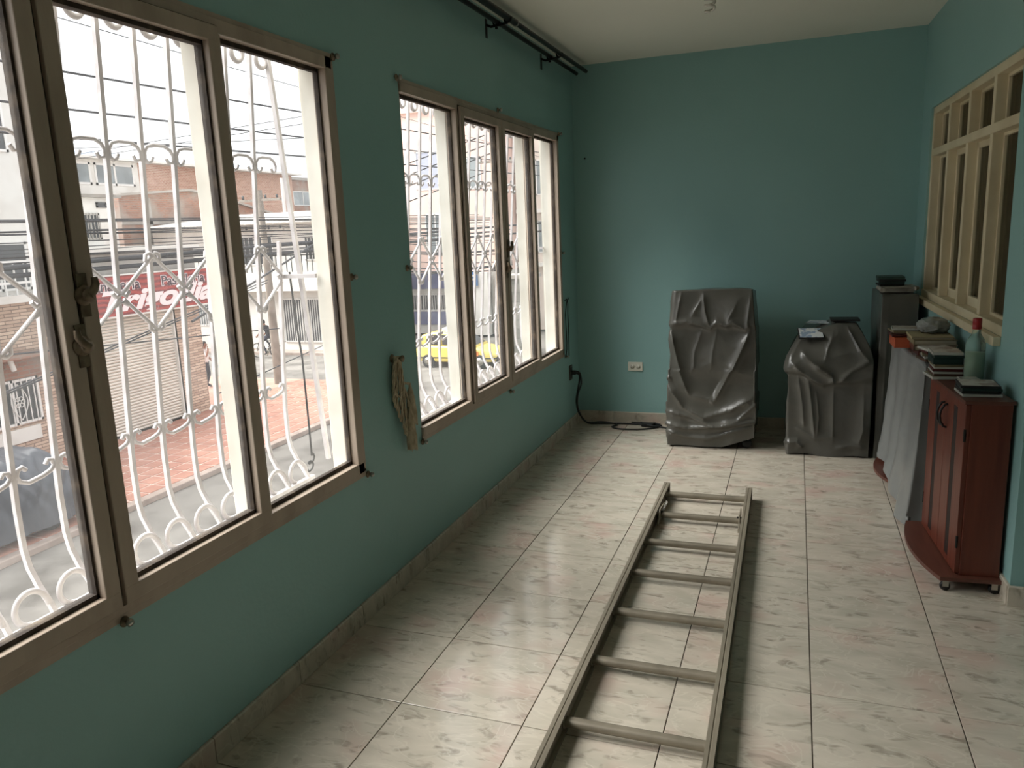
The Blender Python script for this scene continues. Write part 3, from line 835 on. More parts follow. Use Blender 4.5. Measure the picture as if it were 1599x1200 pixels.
for (a, b, hy) in ((y0 + 0.004, mid - 0.0015, mid - 0.022), (mid + 0.0015, y1 - 0.004, mid + 0.022)):
    w_ = b - a
    m = MB()
    X0, X1 = 0.012, 0.03
    sl0, sl1 = a + w_ * 0.40, a + w_ * 0.60
    m.box(X0, X1, a, sl0, 0.072, 0.768, 0.002).box(X0, X1, sl1, b, 0.072, 0.768, 0.002)
    m.box(X0, X1, sl0, sl1, 0.072, 0.10).box(X0, X1, sl0, sl1, 0.735, 0.768)
    d = m.build('door', M_WOOD, cb)
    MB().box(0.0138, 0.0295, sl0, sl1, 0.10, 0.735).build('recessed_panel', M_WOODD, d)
    pts = [(0.012, hy, 0.715), (0.0, hy, 0.712), (-0.012, hy, 0.69), (-0.016, hy, 0.665), (-0.012, hy, 0.64), (0.0, hy, 0.618), (0.012, hy, 0.615)]
    MB().tube(pts, 0.005, 8).build('handle', M_BLACK, d)
    m = MB()
    for z in (0.18, 0.62):
        yy = a + 0.002 if hy < mid else b - 0.002
        m.tube([(0.014, yy, z), (0.014, yy, z + 0.05)], 0.005, 8)
    m.build('hinge', M_ROD, d)
for x, y in ((-0.02, -0.005), (0.155, -0.005), (-0.02, 0.55), (0.155, 0.55)):
    caster(cb, x, y, 0.05)

# ------------------------------------------------------------------ grey plastic dust covers
M_COVER = mat('grey_plastic_sheet', (88, 87, 81), 0.27, 0, (80, 79, 74), scale=3, detail=4, bump=0.35, bscale=8, spec=0.5, obj_space=False)
M_COVERK = mat('pale_grey_plastic_sheet', (134, 136, 134), 0.3, 0, (122, 124, 122), scale=3, detail=4, bump=0.03, bscale=30, obj_space=False)
def segd(px, pz, s, ax, az):
    x0, z0, x1, z1 = s[0] * ax, s[1] * az, s[2] * ax, s[3] * az
    dx, dz = x1 - x0, z1 - z0
    L2 = dx * dx + dz * dz + 1e-9
    t = max(0, min(1, ((px - x0) * dx + (pz - z0) * dz) / L2))
    return math.hypot(px - x0 - t * dx, pz - z0 - t * dz), t
def drape(parent, W, D, Hh, wprof, topprof, creases, seed, steps=None, foldn=9, folda=0.012, hem=None, crum=0.012, face='-y', nper=(96, 40), rows=84, M_=None):
    """closed sheet: perimeter around a box, front face has its own creases"""
    off = Vector((seed * 13.1, seed * 7.7, seed * 3.3))
    nf, ns = nper
    per = []
    for i in range(nf): per.append((-0.5 + i / nf, -0.5, i / nf, 0))
    for i in range(ns): per.append((0.5, -0.5 + i / ns, i / ns, 1))
    for i in range(nf): per.append((0.5 - i / nf, 0.5, i / nf, 2))
    for i in range(ns): per.append((-0.5, 0.5 - i / ns, i / ns, 3))
    n = len(per)
    V = []; F = []
    def nor(i):
        a = per[i - 1]; b = per[(i + 1) % n]
        t = Vector(((b[0] - a[0]) * W, (b[1] - a[1]) * D, 0)); t.normalize()
        return Vector((t.y, -t.x, 0))
    for rI in range(rows + 1):
        v = rI / rows                        # 0 top .. 1 bottom
        z = 1 - v
        ws, ds, xo, yo = wprof(z)
        for i, (bx_, by_, tt, side) in enumerate(per):
            x = bx_ * W * ws + xo; y = by_ * D * ds + yo
            # round the corners
            k = 0.012
            N = nor(i)
            fx = bx_ + 0.5
            d = 0.0
            arc_ = (i / n) * (W + D) * 2
            fo = noise.noise(Vector((arc_ * foldn, z * 0.9, 0)) + off)
            d += folda * fo * (0.3 + 0.9 * v)
            q = Vector((x * 7, y * 7, z * Hh * 7)) + off
            q = Vector((q.x * 0.55, q.y * 0.55, q.z * 0.8))
            d += crum * (0.6 - abs(noise.noise(q)) * 2.2) * 0.8 + crum * 0.12 * (0.5 - abs(noise.noise(q * 2.3)) * 2)
            if side in (1, 2): d = min(d * 0.3, 0.004)
            if side == 0:
                best = {}
                for s in creases:
                    dd, t = segd(fx * W, z * Hh, s, W, Hh)
                    q_ = s[4] * 1.12 * math.exp(-(dd / (s[5] * 1.05)) ** 0.9) * min(1.0, (0.2 + 2.5 * t) if s[6] else 1.0, (0.2 + 2.5 * (1 - t)) if s[7] else 1.0)
                    key = (s[4], s[5])
                    if abs(q_) > abs(best.get(key, 0)): best[key] = q_
                d += sum(best.values())
                if steps: d += steps(fx, z)
                e = min(tt, 1 - tt)
            zz = topprof(fx, by_ + 0.5) * Hh * z if z > 0 else 0
            if hem: zz += hem(fx, by_ + 0.5, side) * (v ** 6)
            P = Vector((x, y, zz)) + N * d
            V.append(P)
    for rI in range(rows):
        for i in range(n):
            a = rI * n + i; b = rI * n + (i + 1) % n
            F.append((a, a + n, b + n, b))
    # top cap
    ct = len(V)
    rings = 10
    ws, ds, xo, yo = wprof(1.0)
    prev = 0
    for r_ in range(1, rings):
        t = 1 - r_ / rings
        for i, (bx_, by_, tt, side) in enumerate(per):
            x = bx_ * W * ws * t; y = by_ * D * ds * t
            base = V[i]
            fx = bx_ * t + 0.5; fy = by_ * t + 0.5
            zz = topprof(fx, fy) * Hh + 0.012 * (1 - t) ** .7 + 0.006 * noise.noise(Vector((x * 9, y * 9, 0)) + off)
            V.append(Vector((x + xo + (base.x - bx_ * W * ws - xo) * t, y + yo + (base.y - by_ * D * ds - yo) * t, zz)))
        st = ct + (r_ - 1) * n
        for i in range(n):
            F.append((prev + i, prev + (i + 1) % n, st + (i + 1) % n, st + i))
        prev = st
    c = len(V)
    V.append(Vector((xo, yo, topprof(0.5, 0.5) * Hh + 0.012)))
    for i in range(n): F.append((prev + i, prev + (i + 1) % n, c))
    return MB().add(V, F, True).build('cover', M_ or M_COVER, parent)

def cA(pts, amp, w):
    out = []
    for i_, (a, b) in enumerate(zip(pts[:-1], pts[1:])):
        out.append(((a[0] - 190) / 560, 1 - (a[1] - 90) / 1020, (b[0] - 190) / 560, 1 - (b[1] - 90) / 1020, amp, w, i_ == 0, i_ == len(pts) - 2))
    return out
# --- A : tall covered chair-like machine by the end wall
A = empty('covered_machine', (1.065, 3.80, 0), label='tall machine wrapped in creased grey plastic sheet against the end wall', cat='covered furniture')
cr = []
cr += cA([(715, 340), (600, 590), (490, 810)], 0.040, 0.022)
cr += cA([(185, 330), (250, 560), (330, 760)], 0.034, 0.024)
cr += cA([(330, 760), (470, 790), (490, 810)], 0.016, 0.016)
cr += cA([(560, 620), (470, 770)], -0.016, 0.035)
cr += cA([(190, 300), (290, 285), (380, 305), (450, 335), (500, 290), (560, 315), (600, 290), (680, 335), (720, 310)], 0.020, 0.013)
cr += cA([(400, 120), (415, 220), (450, 320)], 0.018, 0.012)
cr += cA([(320, 260), (390, 150)], 0.012, 0.012)
cr += cA([(560, 300), (640, 170)], 0.012, 0.014)
cr += cA([(690, 330), (735, 130)], 0.014, 0.014)
cr += cA([(240, 100), (215, 300)], 0.012, 0.014)
cr += cA([(180, 690), (300, 840), (430, 905), (600, 850), (740, 770)], 0.026, 0.020)
cr += cA([(180, 870), (340, 900), (500, 965), (640, 930), (770, 790)], 0.022, 0.02)
cr += cA([(165, 950), (330, 985), (500, 960), (760, 950)], 0.030, 0.016)
cr += cA([(170, 1000), (320, 1040), (450, 1050), (600, 1010), (740, 985)], 0.026, 0.018)
cr += cA([(400, 340), (350, 480), (345, 620)], 0.010, 0.018)
cr += cA([(500, 330), (470, 480), (460, 600)], 0.008, 0.016)
cr += cA([(170, 660), (210, 640)], 0.02, 0.02)
def wA(z):
    # widths along the height
    if z > 0.75: w = 0.94 - (z - 0.75) * 0.36
    elif z > 0.30: w = 0.94 + (0.75 - z) * 0.10
    else: w = 0.985 + (0.03 if z > 0.14 else 0.0)
    dp = 1.0 - 0.25 * max(0, z - 0.5)
    return w, dp, 0.014 * (1 - z) * 0 + (0.01 if z > 0.5 else 0.0), 0.03 * max(0, z - 0.5)
drape(A, 0.575, 0.46, 1.07, wA, lambda x, y: 1.0 - 0.012 * abs(x - 0.6) - 0.04 * y, cr, 1, steps=lambda fx, z: 0.022 * (1 / (1 + math.exp(-(z - 0.775) * 120))) - 0.012 * math.exp(-((z - .5) / .16) ** 2),
      hem=lambda fx, fy, s: 0.012 + (0.075 * max(0, fx - 0.62) / 0.38 if s != 2 else 0.05), crum=0.010, folda=0.010, foldn=5, nper=(120, 40), rows=110)
caster(A, 0.235, -0.17, 0.075)
m = MB().lathe([(0.003, -0.014), (0.028, -0.014), (0.031, -0.008), (0.031, 0.008), (0.028, 0.014), (0.003, 0.014)], 20, (0.235, -0.17, 0.032), 'y').build('castor_tyre', M_BLACK, A)
MB().box(-0.24, 0.24, -0.15, 0.2, 0.06, 0.10).build('chassis', M_ROD, A)

# --- B : lower covered machine
def cB(pts, amp, w):
    out = []
    for i_, (a, b) in enumerate(zip(pts[:-1], pts[1:])):
        out.append(((a[0] - 130) / 590, 1 - (a[1] - 160) / 940, (b[0] - 130) / 590, 1 - (b[1] - 160) / 940, amp, w, i_ == 0, i_ == len(pts) - 2))
    return out
B = empty('covered_machine', (1.795, 3.79, 0), label='low round-topped machine draped in grey plastic sheet with cases on top', cat='covered furniture')
cr = []
cr += cB([(190, 290), (320, 400), (440, 515)], 0.034, 0.018)
cr += cB([(330, 410), (400, 460), (445, 500)], 0.022, 0.010)
cr += cB([(140, 370), (230, 450), (380, 570)], 0.026, 0.016)
cr += cB([(440, 505), (445, 560)], 0.03, 0.012)
cr += cB([(690, 400), (570, 470), (480, 560)], 0.022, 0.020)
cr += cB([(600, 180), (640, 330), (700, 420)], 0.018, 0.02)
cr += cB([(450, 190), (400, 300), (380, 400)], 0.016, 0.03)
cr += cB([(200, 480), (235, 700), (250, 880)], 0.020, 0.018)
cr += cB([(270, 490), (300, 700), (330, 960)], 0.024, 0.014)
cr += cB([(330, 600), (355, 800), (345, 950)], 0.014, 0.012)
cr += cB([(450, 580), (455, 800), (460, 1000)], 0.014, 0.016)
cr += cB([(660, 600), (670, 900), (640, 1010)], 0.012, 0.02)
cr += cB([(120, 1000), (200, 1000), (250, 1050)], 0.028, 0.016)
cr += cB([(190, 880), (330, 965), (460, 950)], 0.012, 0.018)
cr += cB([(480, 1030), (600, 1015), (690, 1020)], 0.016, 0.014)
def edgeB(fx):
    pts = [(0, 0.68), (0.2, 0.67), (0.42, 0.565), (0.53, 0.57), (0.73, 0.575), (1, 0.605)]
    for (a, za), (b, zb) in zip(pts[:-1], pts[1:]):
        if fx <= b: return za + (zb - za) * (fx - a) / (b - a)
    return pts[-1][1]
def wB(z):
    if z > 0.72: w = 1.04 - ((z - 0.72) / 0.28) ** 1.6 * 0.42
    else: w = 1.04 - 0.03 * (0.72 - z) / 0.72
    dp = 1.0 - 0.35 * max(0, (z - 0.72) / 0.28) ** 1.5
    return w, dp, 0.0, 0.02 * max(0, (z - 0.72) / 0.28)
drape(B, 0.475, 0.50, 0.83, wB, lambda x, y: 0.955 + 0.055 * min(1, max(0, (x - 0.2) / 0.4)), cr, 2,
      steps=lambda fx, z: 0.028 / (1 + math.exp(-(z - edgeB(fx)) * 130)), hem=lambda fx, fy, s: 0.004 + 0.008 * math.sin(fx * 9), crum=0.010, folda=0.016, foldn=6, nper=(110, 40), rows=96)

# --- sheet over the further cabinets along the right wall
K = empty('covered_cabinet', (2.235, 2.88, 0), TH, label='low cabinets under pale grey plastic sheet between the wooden cabinet and the corner', cat='covered furniture')
def wK(z):
    return 1.0 + 0.16 * (1 - z) ** 2 + (0.0 if z < 0.96 else -0.04), 1.0 + 0.03 * (1 - z), -0.035 * (1 - z) ** 1.5, -0.015 * (1 - z)
K2 = drape(K, 0.20, 0.98, 0.795, wK, lambda x, y: 1.0 + 0.012 * math.sin(y * 9), [], 3, folda=0.045, foldn=6.0, crum=0.006, nper=(30, 160), M_=M_COVERK, rows=70,
      hem=lambda fx, fy, s: 0.01 + (0.075 * min(1, max(0, (fy - 0.3) * 3)) if s == 3 else 0.0))
def base2(parent, y0, y1, xb, xf, bow):
    return base_plate(parent, y0, y1, xb, xf, bow)
base2(K, 0.04, 0.50, 0.09, -0.145, 0.05)
caster(K, -0.095, 0.09, 0.05); caster(K, -0.095, 0.46, 0.05); caster(K, 0.06, 0.09, 0.05); caster(K, 0.06, 0.46, 0.05)

TL = empty('covered_cabinet', (2.165, 3.83, 0), 0.02, label='tall narrow cabinet under dark grey plastic sheet in the corner', cat='covered furniture')
drape(TL, 0.20, 0.52, 1.02, lambda z: (1.0 + 0.04 * (1 - z), 1.0 + 0.03 * (1 - z), 0, 0), lambda x, y: 1.0, [(0.2, 0.98, 0.16, 0.1, 0.006, 0.012, True, True), (0.75, 0.9, 0.8, 0.2, 0.006, 0.02, True, True)], 4, folda=0.010, foldn=4, crum=0.005, nper=(40, 60), rows=60)

# ------------------------------------------------------------------ cases, books and small things
def cm(name, c, rough=0.35): return mat(name, c, rough)
M_CLEAR = cm('pale_jewel_case', (176, 176, 168), 0.2)
M_PAPER = mat('printed_sleeve', (196, 190, 182), 0.4, 0, (150, 128, 118), scale=22, detail=2, lo=0.5, hi=0.62)
M_PAPERB = mat('blue_printed_sleeve', (150, 168, 190), 0.35, 0, (224, 226, 226), scale=30, detail=2, lo=0.45, hi=0.55)
M_PAPERG = mat('olive_sleeve', (128, 124, 98), 0.5, 0, (92, 96, 76), scale=20, detail=2, lo=0.5, hi=0.6)
M_DKGREEN = cm('dark_green_case', (24, 46, 42)); M_DKRED = cm('dark_red_case', (72, 26, 24)); M_BROWN = cm('brown_case', (84, 60, 48))
M_OLIVE = mat('olive_book_cloth', (120, 110, 84), 0.6, 0, (98, 90, 68), scale=14); M_PAGES = mat('paper_page_edges', (188, 180, 160), 0.8, 0, (150, 140, 120), scale=3, stretch=(1, 1, 90), obj_space=False)
M_ORANGE = mat('orange_card', (178, 86, 54), 0.4, 0, (160, 70, 42), scale=9)
def case(name, x, y, z, w, d, h, body, sleeve, rz, label, cat, group=None):
    o = empty(name, (x, y, z), rz, label=label, cat=cat, group=group)
    MB().box(-w / 2, w / 2, -d / 2, d / 2, 0.0, h, min(0.0015, h * 0.2)).build('case', body, o)
    if sleeve: MB().box(-w / 2 + 0.006, w / 2 - 0.006, -d / 2 + 0.006, d / 2 - 0.006, h, h + 0.0006).build('sleeve', sleeve, o)
    return z + h + 0.0008
def stack(x, y, z, items, where, cat='disc case', name='disc_case', group=None):
    n = len(items)
    for i, (w, d, h, body, sl, rz, look) in enumerate(items):
        pos = 'bottom' if i == 0 else ('top' if i == n - 1 else ORD[n - 1 - i] + ' from top')
        jx, jy = random.uniform(-.004, .004), random.uniform(-.004, .004)
        z = case(name, x + jx, y + jy, z, w, d, h, body, sl, rz, '%s %s, %s of %s' % (look, cat, pos, where), cat, group)
    return z
zt = 0.787
S = [(0.138, 0.135, 0.0105, M_CLEAR, None, 0.05, 'dark edged'), (0.136, 0.135, 0.0105, M_BLACK, None, 0.02, 'black'), (0.138, 0.135, 0.0105, M_DKGREEN, None, 0.0, 'dark green'), (0.138, 0.136, 0.0105, M_BLACK, M_PAPER, -0.02, 'white covered')]
stack(2.268, 1.872, zt, S, 'the stack on the wooden cabinet corner', group='disc cases stacked on the cabinet corner')
S = [(0.135, 0.15, 0.011, M_CLEAR, M_PAPERG, 0.12, 'green picture'), (0.115, 0.13, 0.011, M_BROWN, None, 0.06, 'brown'), (0.112, 0.13, 0.008, M_CLEAR, None, 0.02, 'pale'), (0.115, 0.13, 0.011, M_DKRED, None, -0.03, 'dark red'), (0.112, 0.13, 0.008, M_CLEAR, None, 0.0, 'clear'),
     (0.117, 0.13, 0.011, M_OLIVE, None, 0.05, 'olive'), (0.117, 0.132, 0.026, M_DKGREEN, None, 0.02, 'thick dark green'), (0.117, 0.132, 0.013, M_DKGREEN, None, 0.05, 'slim dark green'), (0.118, 0.132, 0.012, M_CLEAR, M_PAPER, 0.0, 'photo covered')]
stack(2.207, 2.222, zt, S, 'the stack beside the bottle', group='disc cases stacked beside the bottle')
zc = 0.815
S = [(0.14, 0.13, 0.011, M_BROWN, None, 0.2, 'brown'), (0.13, 0.13, 0.011, M_CLEAR, None, 0.0, 'pale'), (0.135, 0.13, 0.011, M_OLIVE, None, -0.1, 'olive'), (0.13, 0.12, 0.012, M_DKRED, None, 0.15, 'dark red'), (0.13, 0.12, 0.012, M_CLEAR, M_PAPER, 0.25, 'white edged')]
stack(2.215, 2.50, zc, S, 'the stack near the sheet end', group='disc cases on the near end of the sheet')
def book(x, y, z, w, d, h, cov, rz, label):
    o = empty('book', (x, y, z), rz, label=label, cat='book', group='large books lying on the grey sheet')
    MB().box(-w / 2, w / 2, -d / 2, d / 2, 0, 0.003).box(-w / 2, w / 2, -d / 2, d / 2, h - 0.003, h).box(-w / 2, -w / 2 + 0.004, -d / 2, d / 2, 0.003, h - 0.003).build('binding', cov, o)
    MB().box(-w / 2 + 0.004, w / 2 - 0.006, -d / 2 + 0.006, d / 2 - 0.006, 0.003, h - 0.003).build('pages', M_PAGES, o)
    return z + h + 0.0006
z = 0.815
z = book(2.235, 2.72, z, 0.18, 0.24, 0.022, M_DKRED, 0.03, 'dark bound book, lowest of the books behind the disc cases')
z = book(2.228, 2.72, z, 0.19, 0.23, 0.028, M_BROWN, -0.04, 'brown bound book, second up behind the disc cases')
z = book(2.222, 2.72, z, 0.19, 0.22, 0.024, M_OLIVE, 0.02, 'olive book, second from top behind the disc cases')
z = book(2.215, 2.74, z, 0.185, 0.21, 0.012, mat('tan_book', (160, 148, 112), 0.6), 0.0, 'thin tan book under the crumpled plastic bag')
zbag = z
# orange box stack
ob = empty('orange_box', (2.130, 2.93, 0.815), TH, label='orange cardboard box at the front edge of the grey sheet', cat='box')
MB().box(-0.065, 0.065, -0.09, 0.09, 0, 0.052, 0.003).build('body', M_ORANGE, ob)
MB().box(-0.066, 0.066, -0.091, 0.091, 0.044, 0.0535, 0.002).build('lid', M_ORANGE, ob)
z = 0.8695
S = [(0.128, 0.14, 0.012, M_DKRED, None, 0.03, 'dark red'), (0.13, 0.14, 0.009, M_BROWN, None, -0.05, 'brown'), (0.14, 0.14, 0.010, M_OLIVE, M_PAPERG, 0.10, 'olive picture'), (0.125, 0.13, 0.009, M_CLEAR, M_PAPER, -0.06, 'pale pink sleeve')]
stack(2.122, 2.93, z, S, 'the stack on the orange box', group='disc cases on the orange box')
# crumpled bag
bm = bmesh.new()
bmesh.ops.create_icosphere(bm, subdivisions=5, radius=1)
for v in bm.verts:
    p = v.co.copy()
    d = 1 + 0.16 * (0.5 - abs(noise.noise(p * 1.7 + Vector((3, 1, 7)))) * 2.2) + 0.07 * (0.5 - abs(noise.noise(p * 4.1)) * 2)
    v.co = Vector((p.x * 0.072 * d, p.y * 0.085 * d, max(p.z, -0.72) * 0.042 * d + 0.032))
zmin = min(v.co.z for v in bm.verts)
for v in bm.verts: v.co.z -= zmin
me = bpy.data.meshes.new('plastic_bag'); bm.to_mesh(me); bm.free()
for p in me.polygons: p.use_smooth = True
me.materials.append(mat('grey_bag_plastic', (150, 152, 148), 0.25, 0, (128, 130, 126), scale=9))
link('plastic_bag', me, None, loc=(2.235, 2.80, zbag + 0.001), label='crumpled pale grey plastic bag lying on the books', cat='bag')
# bottle
M_BGLASS = bpy.data.materials.new('pale_bottle_glass'); M_BGLASS.use_nodes = True
b_ = M_BGLASS.node_tree.nodes['Principled BSDF']
b_.inputs['Base Color'].default_value = (0.72, 0.86, 0.78, 1); b_.inputs['Roughness'].default_value = 0.06
b_.inputs['Transmission Weight'].default_value = 0.85; b_.inputs['IOR'].default_value = 1.2
bt = empty('glass_bottle', (2.300, 2.13, zt), label='clear glass bottle with a red cap on the wooden cabinet', cat='bottle')
MB().lathe([(0.004, 0.006), (0.03, 0.0), (0.0365, 0.004), (0.038, 0.012), (0.038, 0.15), (0.0365, 0.165), (0.031, 0.182), (0.022, 0.196), (0.017, 0.206), (0.0155, 0.222), (0.0155, 0.232)], 32).build('body', M_BGLASS, bt)
MB().lathe([(0.002, 0.01), (0.0345, 0.012), (0.0345, 0.125), (0.002, 0.126)], 28).build('liquid', mat('pale_green_liquid', (150, 168, 142), 0.3), bt)
m = MB().lathe([(0.0165, 0.224), (0.0175, 0.226), (0.0175, 0.240), (0.0168, 0.242), (0.0175, 0.244), (0.0175, 0.266), (0.0165, 0.27), (0.002, 0.27)], 28)
cp = m.build('cap', mat('red_cap_plastic', (150, 24, 26), 0.35), bt)
# little clear box
M_CLR = glass_mat('clear_box_plastic', (0.8, 0.82, 0.8, 1), rough=0.1)
jb = empty('clear_box', (2.262, 2.02, zt), 0.1, label='small clear plastic box between the bottle and the white covered case', cat='box')
MB().box(-0.035, 0.035, -0.03, 0.03, 0.0, 0.03, 0.002).build('body', M_CLR, jb)
MB().box(-0.036, 0.036, -0.031, 0.031, 0.026, 0.034, 0.002).build('lid', M_CLEAR, jb)
MB().box(-0.03, 0.03, -0.024, 0.024, 0.003, 0.016, 0.002).build('contents', M_PAPER, jb)
# things on the tall cabinet
z = 1.03
o = empty('newspaper', (2.165, 3.74, z + 0.012), TH, label='folded newspaper roll on the tall covered cabinet', cat='newspaper')
m = MB()
for k in range(4):
    pts = [(0.085 - k * 0.002, 0, 0.004 + k * 0.006)]
    m.box(-0.09 + k * 0.004, 0.085 - k * 0.003, -0.1, 0.1, -0.01 + k * 0.008, -0.005 + k * 0.008, 0.001)
m.tube([(-0.09, -0.1, 0.004), (-0.09, 0.1, 0.004)], 0.015, 12)
m.tube([(0.085, -0.1, 0.01), (0.10, -0.09, 0.012), (0.09, 0.1, 0.01)], 0.012, 10)
m.build('folds', mat('newsprint', (176, 172, 160), 0.9, 0, (140, 136, 124), scale=30, obj_space=False), o)
z = 1.075
S = [(0.14, 0.13, 0.012, M_BLACK, None, 0.1, 'black'), (0.145, 0.14, 0.012, M_DKGREEN, None, -0.05, 'dark green'), (0.15, 0.15, 0.014, M_BLACK, None, 0.03, 'thick black'), (0.15, 0.15, 0.016, mat('green_folder', (40, 62, 54), 0.5), None, 0.0, 'green backed')]
stack(2.135, 3.80, z - 0.012, S, 'the stack on the tall covered cabinet', group='disc cases on the tall covered cabinet')
# things on the round-topped cover
case('disc_case', 1.675, 3.60, 0.778, 0.15, 0.12, 0.010, M_BLACK, M_PAPERB, 0.12, 'disc case with a blue and white sleeve on the low covered machine', 'disc case')
case('booklet', 1.735, 3.80, 0.828, 0.16, 0.14, 0.004, mat('pale_booklet', (150, 160, 158), 0.4), M_PAPERB, -0.2, 'pale open booklet behind the blue sleeved case', 'booklet')
case('disc_case', 1.875, 3.72, 0.852, 0.17, 0.14, 0.012, M_BLACK, None, 0.03, 'flat black case on top of the low covered machine', 'disc case')

for o in col.objects:
    if o.get('label', '').startswith('disc case with a blue and white'): o.rotation_euler = (0.42, 0.0, 0.12)
# ================================================================== the street outside
def ray(px, py):
    return FW + RT * ((px - 799.5) / 1201.43) - UP * ((py - 600.0) / 1201.43)
def on_x(px, py, X):
    d = ray(px, py); return CAM + d * ((X - CAM.x) / d.x)
def on_y(px, py, Y):
    d = ray(px, py); return CAM + d * ((Y - CAM.y) / d.y)

def bw(mb, name, mats, root, base=None, **kw):
    b = base or root['_b']
    mb.v = [(x - b[0], y - b[1], z - b[2]) for x, y, z in mb.v]
    return mb.build(name, mats, root, **kw)
def thing(name, loc, **kw):
    o = empty(name, loc, **kw); o['_b'] = list(loc)
    BASED.append(o)
    return o
BASED = []

M_ROAD = mat('grey_street_concrete', (124, 120, 114), 0.9, 0, (88, 84, 79), scale=0.9, detail=10, lo=0.42, hi=0.66, bump=0.2, bscale=6, obj_space=False)
M_KERB = mat('pale_kerb', (172, 156, 146), 0.9, 0, (144, 128, 118), scale=3, obj_space=False)
M_PAVE = mat('red_clay_paver', (182, 134, 116), 0.8, 0, (160, 112, 96), scale=1.4, detail=6, lo=0.35, hi=0.7, obj_space=False)
M_JOINT = mat('pale_paver_joint', (214, 196, 184), 0.9)
M_EXTW = mat('white_street_render', (222, 220, 214), 0.8, 0, (196, 190, 182), scale=0.9, detail=7, lo=0.45, hi=0.8, obj_space=False)
M_EXTG = mat('grey_street_render', (170, 166, 160), 0.85, 0, (140, 134, 126), scale=1.0, detail=7, obj_space=False)
M_PINK = mat('pink_street_render', (234, 206, 194), 0.8, 0, (226, 192, 178), scale=0.5, detail=6, obj_space=False)
M_PGLASS = mat('far_window_glass', (150, 158, 160), 0.15, 0, (112, 118, 120), scale=0.8, obj_space=False)
M_DARKG = mat('dark_window_glass', (70, 72, 74), 0.2)
M_STEELW = mat('white_gate_enamel', (222, 220, 216), 0.5)
M_STONE = brick_mat('split_stone_cladding', (210, 186, 166), (172, 146, 128), (128, 110, 98), 1.0, 0.42, 0.085, 0.010, axis='yz')
M_BRK = brick_mat('orange_brickwork', (186, 142, 122), (166, 122, 102), (200, 180, 164), 1.0, 0.30, 0.11, 0.014, axis='yz')
M_BRKD = brick_mat('sooty_brickwork', (162, 118, 98), (136, 98, 82), (140, 124, 112), 1.0, 0.30, 0.11, 0.014, axis='yz', dirt=(150, 138, 128))
M_ROOFB = mat('blue_grey_roof_sheet', (142, 156, 176), 0.6)
M_SHUT = mat('cream_shutter_steel', (226, 218, 206), 0.5, 0, (206, 196, 184), scale=1.2, obj_space=False)

gr = MB().box(-90, -0.4, -30, 110, ZS - 0.4, ZS - 0.12).build('street', M_ROAD, kind='structure', label='grey worn concrete street below the windows')
MB().box(-1.7, XO - 0.02, -30, 110, ZS - 0.14, ZS).build('sidewalk_near', M_KERB, kind='structure', label='pale sidewalk at the foot of the building')
# tiled sidewalk across the street
sw = MB().box(-16.5, -11.75, 0, 23.4, ZS - 0.14, ZS - 0.012).build('sidewalk_far', M_JOINT, kind='structure', label='red clay paver sidewalk with pale joints across the street')
MB().box(-11.74, -11.5, 0, 23.4, ZS - 0.13, ZS + 0.01, 0.02).build('kerb', M_KERB, sw)
P_ = 0.475
pm = MB().box(0.028, P_ - 0.028, 0.028, 0.52 - 0.028, -0.012, 0.0).mesh('paver', M_PAVE)
rest = MB()
for j in range(45):
    y = 23.4 - 0.52 * (j + 1)
    for i in range(10):
        x = -11.75 - P_ * (i + 1)
        if j < 30: link('paver', pm, sw, loc=(x, y, ZS))
        else: rest.box(x + 0.014, x + P_ - 0.014, y + 0.014, y + 0.506, ZS - 0.012, ZS)
rest.build('pavers', M_PAVE, sw, kind='stuff')
sw2 = MB().box(-60, -16.5, 18.4, 23.4, ZS - 0.14, ZS - 0.002).build('sidewalk_side', mat('faded_side_paver', (186, 148, 132), 0.8, 0, (168, 128, 112), scale=1.4, detail=6, obj_space=False), kind='structure', label='red side-street sidewalk round the bakery corner')
MB().box(-60, -18, 29.3, 30.2, ZS - 0.13, ZS - 0.002).build('sidewalk_corner', M_KERB, kind='structure', label='pale sidewalk before the white corner house')

def ext_window(root, axis, pos, a0, a1, z0, z1, cols=2, fm=None, gm=None, fr=0.06, bars=0, out=0.04):
    m = MB()
    def bx(mm, a, b, c, d, o0, o1):
        if axis == 'x': mm.box(pos + o0, pos + o1, a, b, c, d)
        else: mm.box(a, b, pos - o1, pos - o0, c, d)
    bx(m, a0, a1, z0, z0 + fr, 0, out); bx(m, a0, a1, z1 - fr, z1, 0, out)
    for k in range(cols + 1):
        a = a0 + (a1 - a0 - fr) * k / cols
        bx(m, a, a + fr, z0, z1, 0, out)
    w = bw(m, 'window', fm or M_STEELW, root)
    for k in range(cols):
        a = a0 + (a1 - a0) * k / cols; b = a0 + (a1 - a0) * (k + 1) / cols
        m = MB(); bx(m, a + fr * 0.5, b - fr * 0.5, z0 + fr * 0.5, z1 - fr * 0.5, 0.002, out * 0.4)
        bw(m, 'pane', gm or M_PGLASS, w, base=root['_b'])
    if bars:
        m = MB()
        for k in range(1, bars):
            a = a0 + (a1 - a0) * k / bars
            bx(m, a - 0.012, a + 0.012, z0, z1, out, out + 0.02)
        bw(m, 'bars', fm or M_STEELW, w, base=root['_b'])
    return w

